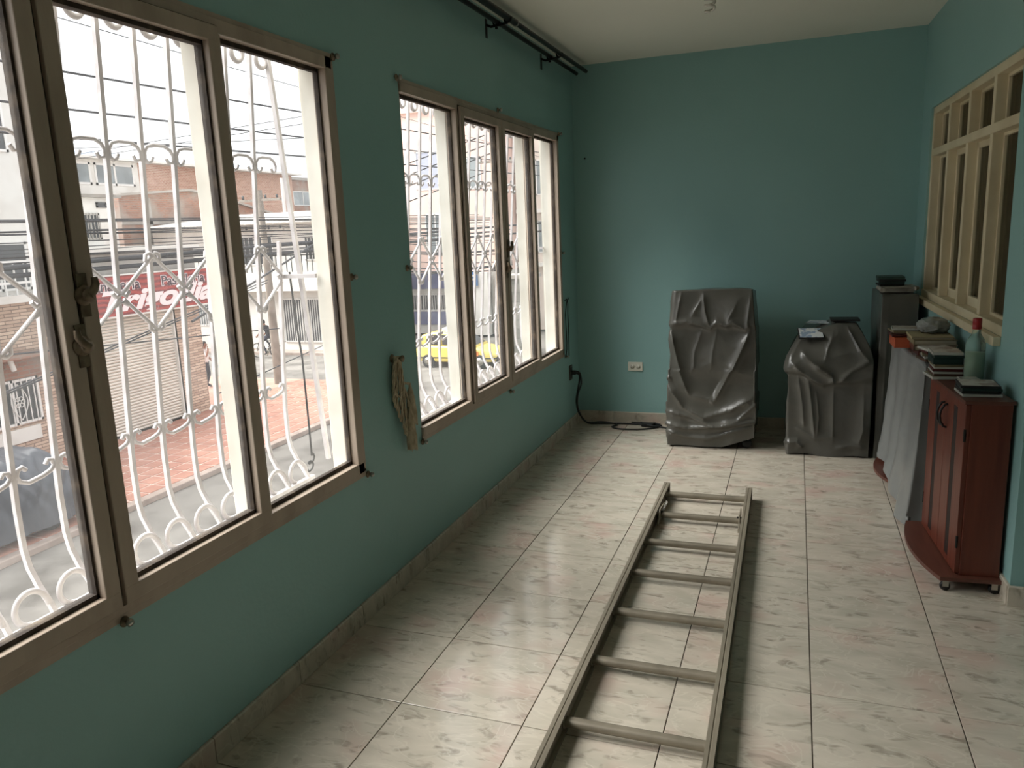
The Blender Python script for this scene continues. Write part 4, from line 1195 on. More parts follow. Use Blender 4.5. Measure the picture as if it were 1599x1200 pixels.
# --- bakery on the corner
bk = thing('bakery_building', (-16.5, 15.8, ZS), label='stone clad corner bakery with closed cream roller shutter', cat='building')
m = MB().box(-16.5, -20.0, 13.3, 14.2, ZS, -0.2).box(-16.5, -20.0, 17.2, 18.3, ZS, -0.2)
bw(m, 'stone_wall', M_STONE, bk)
bw(MB().box(-16.9, -22.0, 14.2, 17.2, ZS, -0.2).box(-20, -34, 13.3, 18.3, ZS, 1.0), 'inner_wall', M_EXTG, bk)
bw(MB().box(-16.46, -20.0, 13.3, 18.32, -0.2, 1.36), 'parapet', M_EXTG, bk)
bw(MB().box(-16.3, -17.0, 13.32, 18.42, 1.36, 1.46), 'coping', M_EXTW, bk)
m = MB()
vs_ = []; n = 40; z0, z1 = ZS + 0.02, -0.35
pf = []
for i in range(n):
    za = z0 + (z1 - z0) * i / n; h = (z1 - z0) / n
    pf += [(-16.66, za), (-16.60, za + h * 0.12), (-16.575, za + h * 0.5), (-16.60, za + h * 0.85)]
pf += [(-16.66, z1), (-16.70, z1), (-16.70, z0)]
m.prism(pf, 14.24, 17.16, 'y')
sh = bw(m, 'shutter', M_SHUT, bk)
bw(MB().box(-16.5, -16.7, 14.14, 14.24, ZS, -0.3).box(-16.5, -16.7, 17.16, 17.26, ZS, -0.3).box(-16.45, -16.7, 14.14, 17.26, -0.36, -0.2), 'shutter_guide', M_EXTW, bk)
bw(MB().box(-16.45, -16.55, 13.95, 14.05, -1.5, -1.2), 'meter_box', M_DARKG, bk)
# banner
M_BAN = bpy.data.materials.new('red_wavy_banner'); M_BAN.use_nodes = True
nt = M_BAN.node_tree; b_ = nt.nodes['Principled BSDF']; b_.inputs['Roughness'].default_value = 0.5
ge = nt.nodes.new('ShaderNodeNewGeometry'); wv = nt.nodes.new('ShaderNodeTexWave')
wv.bands_direction = 'Z'; wv.inputs['Scale'].default_value = 2.2; wv.inputs['Distortion'].default_value = 6.0; wv.inputs['Detail Scale'].default_value = 0.6
nt.links.new(ge.outputs['Position'], wv.inputs['Vector'])
cr_ = nt.nodes.new('ShaderNodeValToRGB'); cr_.color_ramp.elements[0].color = lin((112, 34, 38)); cr_.color_ramp.elements[1].color = lin((170, 60, 52))
nt.links.new(wv.outputs['Fac'], cr_.inputs['Fac']); nt.links.new(cr_.outputs['Color'], b_.inputs['Base Color'])
bn = thing('shop_banner', (-16.25, 16.1, -0.42), label='long red bakery banner with white script lettering over the shutter', cat='banner')
bw(MB().box(-16.3, -16.26, 13.35, 18.95, -0.42, 0.72), 'sheet', M_BAN, bn)
bw(MB().box(-16.31, -16.25, 13.33, 18.97, 0.70, 0.74).box(-16.31, -16.25, 13.33, 18.97, -0.45, -0.41), 'edge_strip', M_EXTW, bn)
def lettering(txt, name, y, z, size, off, M_, root, shear=0.0, bold=0.0, rot=0.0, sx=1.0):
    cu = bpy.data.curves.new('t', 'FONT'); cu.body = txt; cu.size = size; cu.shear = shear; cu.offset = bold; cu.extrude = 0.004
    to = bpy.data.objects.new('t', cu); col.objects.link(to)
    bpy.context.view_layer.update()
    dg = bpy.context.evaluated_depsgraph_get()
    me = bpy.data.meshes.new_from_object(to.evaluated_get(dg))
    bpy.data.objects.remove(to)
    b = root['_b']
    ca, sa = math.cos(rot), math.sin(rot)
    for v in me.vertices:
        u, w = v.co.x * sx, v.co.y
        v.co = Vector((-16.26 + off + v.co.z - b[0], y + u * ca - w * sa - b[1], z + u * sa + w * ca - b[2]))
    me.materials.clear(); me.materials.append(M_)
    return link(name, me, root)
M_LW = mat('banner_white_print', (236, 222, 222), 0.5); M_LD = mat('banner_dark_print', (62, 40, 52), 0.5)
for t, y in (('Panaderia', 13.98), ('Pasteleria', 16.62)):
    lettering(t, 'lettering', y, 0.30, 0.42, 0.006, M_LW, bn, 0, 0.022, sx=1.12)
    lettering(t, 'lettering', y, 0.30, 0.42, 0.012, M_LD, bn, 0, 0.004, sx=1.12)
lettering('Trigodia', 'lettering', 14.2, -0.28, 0.80, 0.008, M_LW, bn, 0.38, 0.03, rot=0.01, sx=1.66)

# --- white house left of the bakery
wh = thing('terraced_house', (-16.5, 9.0, ZS), label='white three-storey house with brick ground floor left of the bakery', cat='building')
bw(MB().box(-16.5, -26, 2.0, 13.3, ZS, 0.40), 'brick_wall', M_STONE, wh)
bw(MB().box(-16.4, -26, 2.0, 13.25, 0.40, 6.4), 'wall', M_EXTW, wh)
bw(MB().box(-15.9, -16.6, 2.0, 13.3, 0.28, 0.46), 'balcony_slab', M_EXTW, wh)
bw(MB().box(-15.9, -16.5, 2.0, 13.3, -1.06, -0.96), 'canopy', M_BRKD, wh)
bw(MB().box(-16.46, -16.52, 9.5, 12.9, -1.6, -1.06), 'dark_band', M_BRKD, wh)
ext_window(wh, 'x', -16.4, 10.2, 12.55, 0.55, 1.72, 3, gm=M_DARKG, bars=0)
ext_window(wh, 'x', -16.4, 10.0, 12.5, 3.85, 5.3, 3, gm=M_DARKG)
m = MB()
for z in (0.75, 1.25): m.box(-16.0, -15.96, 9.0, 13.2, z - 0.03, z + 0.03)
for k in range(16): m.box(-16.0, -15.97, 9.1 + k * 0.27, 9.13 + k * 0.27, 0.46, 1.25)
bw(m, 'balcony_rail', M_STEELW, wh)
g = ext_window(wh, 'x', -16.5, 10.9, 12.32, -2.75, -1.62, 2, gm=M_DARKG, bars=9, out=0.06)
m = MB(); cy, cz = 11.72, -2.18
for a in range(6):
    t = a * math.pi / 3
    q = [( -16.41, cy + 0.09 * math.cos(t) + 0.05 * math.cos(2 * math.pi * i / 10), cz + 0.09 * math.sin(t) + 0.05 * math.sin(2 * math.pi * i / 10)) for i in range(10)]
    m.tube(q, 0.012, 4, closed=True)
q = [(-16.41, cy + 0.22 * math.sin(t * math.pi), cz - 0.45 + 0.9 * t) for t in [i / 10 for i in range(11)]]
m.tube(q, 0.014, 4); m.tube([(x, 2 * cy - y, z) for x, y, z in q], 0.014, 4)
bw(m, 'rosette', M_STEELW, g, base=wh['_b'])
bw(MB().box(-16.5, -16.44, 10.95, 12.2, -3.2, -2.85), 'white_panel', M_EXTW, wh)
bw(MB().tube([(-16.2, 11.5, -0.97), (-16.2, 11.5, -1.1), (-16.2, 11.56, -1.35)], 0.06, 10), 'downpipe', M_EXTW, wh)

# --- upper white house behind the bakery
uw = thing('back_house', (-20.0, 16.0, 1.0), label='plain white upper house set back behind the bakery banner', cat='building')
bw(MB().box(-20.01, -27, 13.4, 18.85, 1.01, 3.1), 'wall', M_EXTW, uw)
bw(MB().box(-19.8, -27.2, 13.4, 19.0, 3.1, 3.2), 'roof', M_EXTG, uw)
ext_window(uw, 'x', -20, 17.40, 18.15, 1.76, 2.6, 2, fm=M_EXTG, gm=M_DARKG, bars=6)
ext_window(uw, 'x', -20, 18.1, 18.5, 2.78, 2.95, 1, fm=M_DARKG, gm=M_DARKG)
bw(MB().box(-17.5, -20, 13.4, 18.3, 1.365, 1.5), 'terrace', M_EXTW, uw)

# --- sooty gable house and long brick house
gb = thing('gable_house', (-30, 35, ZS), label='sooty brick gable house behind the wires', cat='building')
poly = [(28.6, ZS), (28.6, 3.95), (33.4, 4.32), (35.3, 4.1), (43.0, 2.6), (43.0, ZS)]
bw(MB().prism(poly, -30, -38, 'x'), 'wall', M_BRKD, gb)
m = MB()
for (a, b) in zip(poly[1:4], poly[2:5]):
    m.prism([(a[0], a[1]), (b[0], b[1]), (b[0], b[1] + 0.12), (a[0], a[1] + 0.12)], -29.8, -38.2, 'x')
bw(m, 'roof', M_EXTG, gb)
bw(MB().box(-29.96, -30, 28.6, 43, 2.55, 2.8).box(-29.96, -30, 30.1, 30.6, ZS, 3.9), 'concrete_band', M_EXTG, gb)
for y in (31.5, 37.0): ext_window(gb, 'x', -30, y, y + 1.6, 0.6, 1.9, 2, gm=M_DARKG)
lb = thing('long_brick_house', (-40, 45, ZS), label='long orange brick house with white windows and blue-grey roof', cat='building')
bw(MB().box(-40, -48, 30, 57.2, ZS, 6.9), 'wall', M_BRK, lb)
bw(MB().box(-39.9, -40, 33.5, 40.0, 4.4, 7.0).box(-39.92, -40, 47.3, 47.9, 4.6, 6.9), 'render', M_EXTW, lb)
bw(MB().box(-39.2, -40.6, 29.6, 57.6, 6.9, 7.05), 'eaves', M_EXTW, lb)
bw(MB().prism([(-39.3, 7.05), (-44, 8.0), (-48.4, 7.05)], 29.6, 57.6, 'y'), 'roof', M_ROOFB, lb)
for a, b in ((32.5, 36.2), (36.5, 39.6)): ext_window(lb, 'x', -39.9, a, b, 5.35, 6.72, 2, fr=0.14)
tb2 = thing('far_brick_house', (-44, 62, ZS), label='distant dark brick house beyond the white mast', cat='building')
bw(MB().box(-42, -52, 57.8, 76, ZS, 6.8), 'wall', M_BRKD, tb2)
bw(MB().box(-41.8, -52.2, 57.6, 76.2, 6.8, 7.05), 'roof', M_EXTG, tb2)
ext_window(tb2, 'x', -42, 60, 63, 4.5, 5.8, 2)
mast = thing('mast', (-34, 47.5, ZS - 0.12), label='thin white mast rising over the roofs', cat='mast')
bw(MB().tube([(-34, 47.5, ZS - 0.12), (-34, 47.5, 5.9)], 0.12, 8), 'pole', M_STEELW, mast)
bw(MB().box(-34.3, -33.7, 47.2, 47.8, ZS - 0.12, ZS + 0.1), 'foot', M_STEELW, mast)

# --- white corner house across the side street
wc = thing('corner_house', (-23.5, 30.2, ZS), label='white two-storey corner house with a barred ground-floor gate', cat='building')
bw(MB().box(-29.8, -18.6, 30.2, 35.5, ZS, -0.95), 'wall', M_EXTW, wc)
bw(MB().box(-29.7, -18.5, 29.6, 35.5, -0.95, -0.05), 'balcony_front', M_EXTW, wc)
bw(MB().box(-29.8, -18.6, 30.3, 35.5, -0.05, 2.3), 'upper_wall', M_EXTW, wc)
m = MB()
for k in range(28):
    x = -29.6 + k * 0.4
    m.prism([(29.4, 2.28), (35.6, 2.9), (35.6, 2.98), (29.4, 2.36)], x, x + 0.3, 'x')
m.prism([(29.42, 2.25), (35.6, 2.87), (35.6, 2.92), (29.42, 2.3)], -29.6, -18.3, 'x')
bw(m, 'roof_sheet', M_EXTW, wc)
ext_window(wc, 'y', 30.2, -22.15, -19.85, -3.5, -1.35, 2, gm=M_DARKG, bars=18, out=0.08)
ext_window(wc, 'y', 30.2, -24.9, -23.0, -3.85, -1.3, 1, gm=M_EXTW)
ext_window(wc, 'y', 30.2, -27.8, -26.0, -2.7, -0.9, 2, gm=M_PGLASS, bars=12)
ext_window(wc, 'y', 30.3, -20.6, -18.9, 0.45, 1.6, 2, gm=M_DARKG, bars=8)
ext_window(wc, 'y', 30.3, -24.6, -22.4, 0.3, 1.7, 2, gm=M_DARKG, bars=8)
m = MB()
for k in range(39): m.box(-29.7 + k * 0.29, -29.67 + k * 0.29, 29.66, 29.69, -0.05, 0.75)
m.box(-29.7, -18.5, 29.64, 29.7, 0.72, 0.78)
bw(m, 'balcony_rail', M_ROD, wc)

# --- pink apartment block and its neighbours
pk = thing('pink_apartment_block', (-15, 36, ZS), label='pale pink apartment block with blue shop fascia seen through the far window', cat='building')
bw(MB().box(-19.5, -12.6, 36, 46, -0.6, 7.6), 'wall', M_PINK, pk)
bw(MB().box(-19.5, -12.6, 36.2, 46, ZS, -0.6), 'ground_wall', M_EXTW, pk)
bw(MB().box(-19.7, -12.4, 35.8, 46.2, 7.6, 7.85), 'cornice', M_PINK, pk)
ext_window(pk, 'y', 36, -17.25, -15.65, 3.7, 5.65, 2, gm=mat('pale_blue_curtained_glass', (168, 172, 190), 0.3))
ext_window(pk, 'y', 36, -16.9, -15.75, 0.35, 2.45, 2)
ext_window(pk, 'y', 36, -14.6, -13.6, 3.6, 5.2, 1)
bw(MB().box(-19.4, -14.95, 35.6, 36.1, -1.42, -0.62), 'fascia', mat('dark_blue_fascia', (62, 64, 96), 0.5, 0, (86, 88, 120), scale=3), pk)
bw(MB().box(-14.8, -13.95, 35.6, 36.1, -1.3, -0.56), 'blue_sign', mat('bright_blue_sign', (44, 108, 168), 0.4), pk)
bw(MB().box(-14.72, -14.1, 35.58, 35.6, -1.02, -0.92).box(-14.4, -14.05, 35.58, 35.6, -0.82, -0.74), 'sign_marks', M_STEELW, pk)
ext_window(pk, 'y', 36.2, -19.2, -15.6, -2.65, -1.75, 4, gm=M_DARKG, bars=26)
bw(MB().box(-19.2, -15.3, 36.1, 36.2, -3.4, -2.7), 'stall_riser', mat('blue_riser', (112, 116, 146), 0.6), pk)
bw(MB().box(-14.9, -13.4, 35.7, 36.2, ZS, -0.62), 'pier', M_EXTW, pk)
bw(MB().box(-13.3, -12.6, 36.0, 36.2, ZS, -0.3), 'grey_pier', M_EXTG, pk)
cbk = brick_mat('grey_blockwork', (132, 130, 124), (112, 110, 104), (92, 90, 86), 1.0, 0.8, 0.4, 0.02, axis='xz')
gw = thing('block_wall', (-9.8, 30, ZS), label='grey concrete block pier seen through the third pane of the far window', cat='wall')
bw(MB().box(-10.4, -9.15, 30, 31.2, ZS, -0.6), 'blockwork', cbk, gw)
bw(MB().box(-10.5, -9.05, 29.9, 31.3, -0.6, -0.45), 'cap', M_EXTG, gw)
pb = thing('pale_apartment_block', (-8, 38, ZS), label='pale cream apartment block behind the grey block pier', cat='building')
bw(MB().box(-12.3, -3.0, 38, 48, ZS, 8.5), 'wall', mat('pale_cream_render', (224, 212, 200), 0.8, 0, (206, 192, 180), scale=0.7, detail=6, obj_space=False), pb)
ext_window(pb, 'y', 38, -12.0, -10.6, 3.2, 5.0, 2); ext_window(pb, 'y', 38, -12.0, -10.6, 0.2, 1.9, 2)
ext_window(pb, 'y', 38, -10.2, -9.3, 2.8, 4.6, 1, gm=M_DARKG); ext_window(pb, 'y', 38, -10.2, -9.3, -1.0, 0.9, 1, gm=M_DARKG)
bw(MB().box(-12.4, -2.9, 37.7, 38, 2.3, 2.5).box(-12.4, -2.9, 37.7, 38, -0.5, -0.3), 'ledge', M_EXTW, pb)

# ------------------------------------------------------------------ utility poles and overhead cables
M_POLE = mat('concrete_pole', (150, 142, 132), 0.9, 0, (120, 112, 102), scale=3, detail=6, obj_space=False)
def pole(x, y, h, label):
    o = thing('utility_pole', (x, y, ZS), label=label, cat='pole', group='concrete utility poles')
    bw(MB().tube([(x, y, ZS), (x, y, ZS + h * 0.5), (x, y, ZS + h)], [0.17, 0.14, 0.10], 14), 'shaft', M_POLE, o)
    for k, z in enumerate((ZS + h - 0.4, ZS + h - 1.5)):
        a = bw(MB().box(x - 0.9, x + 0.9, y - 0.05, y + 0.05, z, z + 0.09), 'crossarm', M_POLE, o)
        for dx in (-0.75, -0.25, 0.25, 0.75):
            bw(MB().lathe([(0.02, 0), (0.05, 0.02), (0.03, 0.06), (0.05, 0.09), (0.02, 0.13)], 10, (x + dx, y, z + 0.09)), 'insulator', M_DARKG, a, base=o['_b'])
    return o
pole(-16.9, 22.5, 7.2, 'concrete utility pole at the corner beyond the bakery')
pole(-12.2, 34.5, 9.0, 'concrete utility pole in front of the pink block')
M_CAB = mat('black_cable', (34, 32, 36), 0.6)
def cable(pts, r, label, group, n=6):
    o = thing('overhead_cable', tuple(pts[0]), label=label, cat='cable', group=group)
    m = MB().tube(pts, r, n)
    bw(m, 'strand', M_CAB, o)
    return o
def street_cable(p, q, X, r, label, group, y0=-12, y1=34.4, sag=0.0):
    A_ = on_x(p[0], p[1], X); B_ = on_x(q[0], q[1], X)
    k = (B_.z - A_.z) / (B_.y - A_.y)
    pts = []
    for i in range(25):
        y = y0 + (y1 - y0) * i / 24
        s = (y - A_.y) * k
        s = max(-0.6, min(0.6, s))
        pts.append(Vector((X, y, A_.z + s)))
    return cable(pts, r, label, group)
for i, (p, q, r, t) in enumerate((((100, 30), (300, 88), 0.005, 'thin'), ((100, 112), (300, 146), 0.013, 'thick'), ((100, 170), (300, 194), 0.013, 'thick'), ((107, 215), (480, 245), 0.014, 'thick'))):
    street_cable(p, q, -6.0, r, '%s black cable across the sky, %s from top in the near window' % (t, ORD[i]), 'cables across the sky')
for k, dy in enumerate((-7, 6)):
    street_cable((0, 427 + dy), (330, 399 + dy), -10.0, 0.045, ('upper' if k == 0 else 'lower') + ' thick black cable bundle passing above the bakery banner', 'thick cable bundles')
for i, y1_ in enumerate(sorted(random.uniform(333, 412) for _ in range(18))):
    y2_ = 339 + (y1_ - 339) * (1245 - 480) / (1245 - 130.0) + random.uniform(-4, 4)
    street_cable((130, y1_), (480, y2_), -12.6 + random.uniform(-0.6, 0.6), random.uniform(0.009, 0.018), 'thin black cable strung along the far sidewalk, %s from top of the tangle' % ORD[i], 'cable tangle above the far sidewalk')
for i, ya in enumerate(sorted(random.uniform(345, 425) for _ in range(11))):
    P1 = on_y(560, ya + random.uniform(-8, 14), 33.5); P2 = on_y(800, ya + random.uniform(-10, 8), 33.5)
    pts = [P1.lerp(P2, t / 10.0) + Vector((0, 0, -0.25 * math.sin(math.pi * t / 10.0))) for t in range(11)]
    cable(pts, random.uniform(0.018, 0.035), 'black cable strung in front of the pink block, %s from top of the tangle' % ORD[i], 'cable tangle before the pink block')
for i, (p, q) in enumerate((((615, 262), (700, 232)), ((615, 282), (705, 246)), ((615, 300), (705, 262)), ((618, 322), (700, 290)))):
    P1 = on_y(p[0] - 60, p[1] + 24, 24.0); P2 = on_y(q[0] + 60, q[1] - 22, 24.0)
    cable([P1, P1.lerp(P2, 0.5), P2], 0.022, 'rising black cable in front of the pink block window, %s from top' % ORD[i], 'rising cables in the far window')
for i, (p, q) in enumerate((((110, 243), (335, 205)), ((110, 250), (335, 215)), ((112, 232), (335, 222)))):
    P1 = on_x(*p, -14); P2 = on_x(*q, -9)
    cable([P1.lerp(P2, -0.4), P1, P2, P1.lerp(P2, 1.5)], 0.007, 'very thin wire rising to the right above the brick roof, %s of three' % ORD[i], 'thin wires above the brick roof')
for i, (p, q) in enumerate((((153, 555), (328, 480)), ((153, 551), (328, 476)), ((150, 541), (345, 522)), ((400, 588), (478, 552)), ((384, 449), (480, 388)))):
    P1 = on_x(*p, -4); P2 = on_x(*q, -4.6)
    cable([P1.lerp(P2, -0.6), P1, P2, P1.lerp(P2, 1.8)], 0.007 if i < 4 else 0.012, 'slack black wire crossing the street view below the banner, %s of five' % ORD[i], 'slack drop wires')
dc = thing('dangling_cable', (-0.30, 0.83, 1.4), label='thin black cable dangling down the near window grille', cat='cable')
q = [on_x(px, py, -0.31) for px, py in ((452, 425), (462, 500), (472, 560), (480, 640), (487, 712))]
bw(MB().tube(q, 0.004, 6), 'strand', M_BLACK, dc)
c0 = q[-1]
bw(MB().tube([c0 + Vector((0, 0.02 * math.sin(i * 0.8) - 0.004 * i * 0.4, -0.004 * i + 0.012 * math.cos(i * 0.8))) for i in range(16)], 0.004, 6), 'loose_coil', M_BLACK, dc)

# ------------------------------------------------------------------ yellow taxi
tx = empty('taxi', (-11.55, 27.7, ZS - 0.12), label='small yellow taxi on the side street seen through the far window', cat='car')
M_YEL = mat('taxi_yellow_enamel', (226, 204, 108), 0.25, 0, coat=0.5); M_TYRE = mat('tyre_rubber', (30, 30, 30), 0.8)
L_, Wd = 3.7, 1.58
def loft(m, secs, smooth=True):
    n = len(secs[0]); V = [p for s in secs for p in s]; F = []
    for i in range(len(secs) - 1):
        for j in range(n):
            F.append((i * n + j, i * n + (j + 1) % n, (i + 1) * n + (j + 1) % n, (i + 1) * n + j))
    F.append(tuple(range(n))); F.append(tuple(range((len(secs) - 1) * n, len(secs) * n)))
    return m.add(V, F, smooth)
def carsec(x, zb, zt, w, r=0.12):
    q = []
    for (cy, cz, a0) in ((w / 2 - r, zt - r, 0), (-w / 2 + r, zt - r, 90), (-w / 2 + r, zb + r, 180), (w / 2 - r, zb + r, 270)):
        for i in range(5):
            a = math.radians(a0 + 22.5 * i)
            q.append((x, cy + r * math.cos(a), cz + r * math.sin(a)))
    return q
secs = [carsec(-1.85, 0.42, 0.82, 1.3), carsec(-1.78, 0.28, 0.92, 1.48), carsec(-1.3, 0.24, 0.94, 1.58), carsec(0.3, 0.24, 0.92, 1.6), carsec(1.0, 0.24, 0.86, 1.58), carsec(1.6, 0.26, 0.74, 1.5), carsec(1.82, 0.32, 0.64, 1.34), carsec(1.87, 0.38, 0.58, 1.2)]
loft(MB(), secs).build('body', M_YEL, tx)
secs = [carsec(-1.72, 0.88, 0.93, 1.4, 0.02), carsec(-1.45, 0.88, 1.36, 1.28, 0.1), carsec(-1.0, 0.88, 1.47, 1.22, 0.12), carsec(-0.1, 0.88, 1.47, 1.22, 0.12), carsec(0.35, 0.88, 1.3, 1.3, 0.1), carsec(0.95, 0.86, 0.9, 1.42, 0.015)]
cbn = loft(MB(), secs).build('cabin', M_YEL, tx)
for s in (-1, 1):
    for poly in ([(-1.3, 0.97), (-0.62, 0.97), (-0.62, 1.36), (-1.15, 1.36)], [(-0.52, 0.97), (0.55, 0.97), (0.12, 1.30), (-0.52, 1.37)]):
        yy = s * 0.655
        MB().prism(poly, yy - 0.03, yy + 0.03, 'y').build('side_window', M_DARKG, cbn)
MB().add([(0.42, -0.52, 1.29), (0.42, 0.52, 1.29), (0.9, 0.6, 0.95), (0.9, -0.6, 0.95), (0.40, -0.52, 1.27), (0.40, 0.52, 1.27), (0.88, 0.6, 0.92), (0.88, -0.6, 0.92)], [(0, 1, 2, 3), (4, 5, 6, 7), (0, 1, 5, 4), (1, 2, 6, 5), (2, 3, 7, 6), (3, 0, 4, 7)]).build('windscreen', M_DARKG, cbn)
for x in (-1.15, 1.15):
    for s in (-1, 1):
        w_ = MB().lathe([(0.05, -0.09), (0.25, -0.09), (0.29, -0.06), (0.29, 0.06), (0.25, 0.09), (0.05, 0.09)], 20, (x, s * 0.72, 0.29), 'y').build('wheel', M_TYRE, tx)
        MB().lathe([(0.02, -0.1), (0.17, -0.1), (0.17, 0.1), (0.02, 0.1)], 16, (x, s * 0.722, 0.29), 'y').build('hub_cap', M_CHROME, w_)
for s in (-1, 1):
    MB().box(1.74, 1.86, s * 0.5 - 0.12, s * 0.5 + 0.12, 0.52, 0.64, 0.03).build('headlamp', M_STEELW, tx)
    MB().box(-1.87, -1.78, s * 0.58 - 0.08, s * 0.58 + 0.08, 0.6, 0.8, 0.02).build('tail_lamp', mat('red_lamp', (150, 40, 34), 0.3), tx)
    MB().box(0.5, 0.62, s * 0.82 - 0.08, s * 0.82 + 0.08, 0.92, 1.04, 0.02).build('mirror', M_YEL, tx)
MB().box(1.8, 1.9, -0.62, 0.62, 0.3, 0.42, 0.03).build('bumper', M_TYRE, tx)
MB().box(-1.9, 1.88, -0.812, 0.812, 0.42, 0.46, 0.0).build('rubbing_strip', M_TYRE, tx)
MB().box(0.62, 1.12, -0.81, -0.795, 0.5, 0.72).build('orange_panel', mat('taxi_orange_panel', (216, 120, 50), 0.4), tx)
MB().box(-0.7, -0.45, -0.25, 0.25, 1.47, 1.6, 0.03).build('roof_sign', M_STEELW, tx)

# ------------------------------------------------------------------ car under a grey tarpaulin
tc_ = empty('covered_car', (-12.75, 7.2, ZS), label='parked car under a dark grey tarpaulin on the far sidewalk', cat='covered car')
V = []; F = []; NY, NA = 110, 64
for j in range(NY + 1):
    t = j / NY; y = -2.2 + 4.45 * t
    e = min(1, (1 - t) / 0.16); s = min(1, t / 0.2)
    top = 1.62 * (0.60 + 0.40 * math.sin(e * math.pi / 2)) * (0.72 + 0.28 * math.sin(s * math.pi / 2))
    wd = 0.92 * (0.82 + 0.18 * math.sin(e * math.pi / 2))
    for i in range(NA + 1):
        a = math.pi * i / NA
        ca, sa = math.cos(a), math.sin(a)
        x = wd * (abs(ca) ** 0.45) * (1 if ca >= 0 else -1) * (1 - 0.18 * max(0, sa - 0.55))
        z = 0.16 + (top - 0.16) * (abs(sa) ** 0.55)
        d = 0.05 * noise.noise(Vector((x * 1.5, y * 1.8 + z, 3))) + 0.075 * (0.5 - abs(noise.noise(Vector((y * 3.2 + z * 2.2, z * 0.9 + x, x)))) * 2) + 0.035 * (0.5 - abs(noise.noise(Vector((y * 7 - z * 4, z * 2, x * 2)))) * 2)
        V.append((x * (1 + d), y + (0.06 if t == 1 else 0), z * (1 + d * 0.5)))
for j in range(NY):
    for i in range(NA):
        a = j * (NA + 1) + i; F.append((a, a + 1, a + NA + 2, a + NA + 1))
F.append(tuple(range(NA + 1))); F.append(tuple(range(NY * (NA + 1), (NY + 1) * (NA + 1))))
MB().add(V, F, True).build('tarpaulin', mat('dark_grey_tarpaulin', (84, 86, 92), 0.42, 0, (72, 74, 80), scale=2), tc_)
for y in (-1.4, 1.5):
    for s in (-1, 1):
        MB().lathe([(0.05, -0.1), (0.27, -0.1), (0.31, -0.06), (0.31, 0.06), (0.27, 0.1), (0.05, 0.1)], 18, (s * 0.70, y, 0.31), 'x').build('wheel', M_TYRE, tc_)
# ------------------------------------------------------------------ people
def skin_mesh(name, joints, edges, mats, pick, root='pelvis', sub=2):
    names = list(joints)
    bm = bmesh.new()
    lay = bm.verts.layers.skin.verify()
    vv = {}
    for n_ in names:
        x, y, z, r = joints[n_]
        v = bm.verts.new((x, y, z)); vv[n_] = v
        v[lay].radius = (r, r)
        if n_ == root: v[lay].use_root = True
    for a, b in edges: bm.edges.new((vv[a], vv[b]))
    me = bpy.data.meshes.new(name + '_cage'); bm.to_mesh(me); bm.free()
    o = bpy.data.objects.new('tmp', me); col.objects.link(o)
    s = o.modifiers.new('s', 'SKIN'); s.use_smooth_shade = True
    o.modifiers.new('u', 'SUBSURF').levels = sub
    bpy.context.view_layer.update()
    out = bpy.data.meshes.new_from_object(o.evaluated_get(bpy.context.evaluated_depsgraph_get()))
    bpy.data.objects.remove(o)
    out.name = name
    out.materials.clear()
    for q in mats: out.materials.append(q)
    for p in out.polygons:
        p.use_smooth = True
        p.material_index = pick(p.center)
    return out
M_SKIN = mat('brown_skin', (150, 104, 82), 0.6); M_HAIR = mat('black_hair', (30, 26, 24), 0.7)
M_SHIRT = mat('white_shirt', (226, 218, 216), 0.8); M_TROU = mat('navy_trousers', (34, 36, 52), 0.8); M_SHOE = mat('dark_shoes', (30, 28, 28), 0.6); M_DCLO = mat('charcoal_clothes', (44, 42, 46), 0.8)

def fingers(m, base, dirv, up, scale=1.0):
    d = Vector(dirv).normalized(); u = Vector(up).normalized(); s = d.cross(u).normalized()
    for k, (off, ln) in enumerate(((-0.032, 0.062), (-0.011, 0.075), (0.011, 0.07), (0.032, 0.055))):
        p = Vector(base) + s * off * scale
        m.tube([p, p + d * ln * 0.5 * scale, p + (d * 0.85 - u * 0.35) * ln * scale], [0.0095 * scale, 0.009 * scale, 0.006 * scale], 6)
    p = Vector(base) - d * 0.05 * scale + s * -0.03 * scale
    m.tube([p, p - s * 0.03 * scale + d * 0.02 * scale, p - s * 0.035 * scale + d * 0.055 * scale], [0.012 * scale, 0.010 * scale, 0.007 * scale], 6)

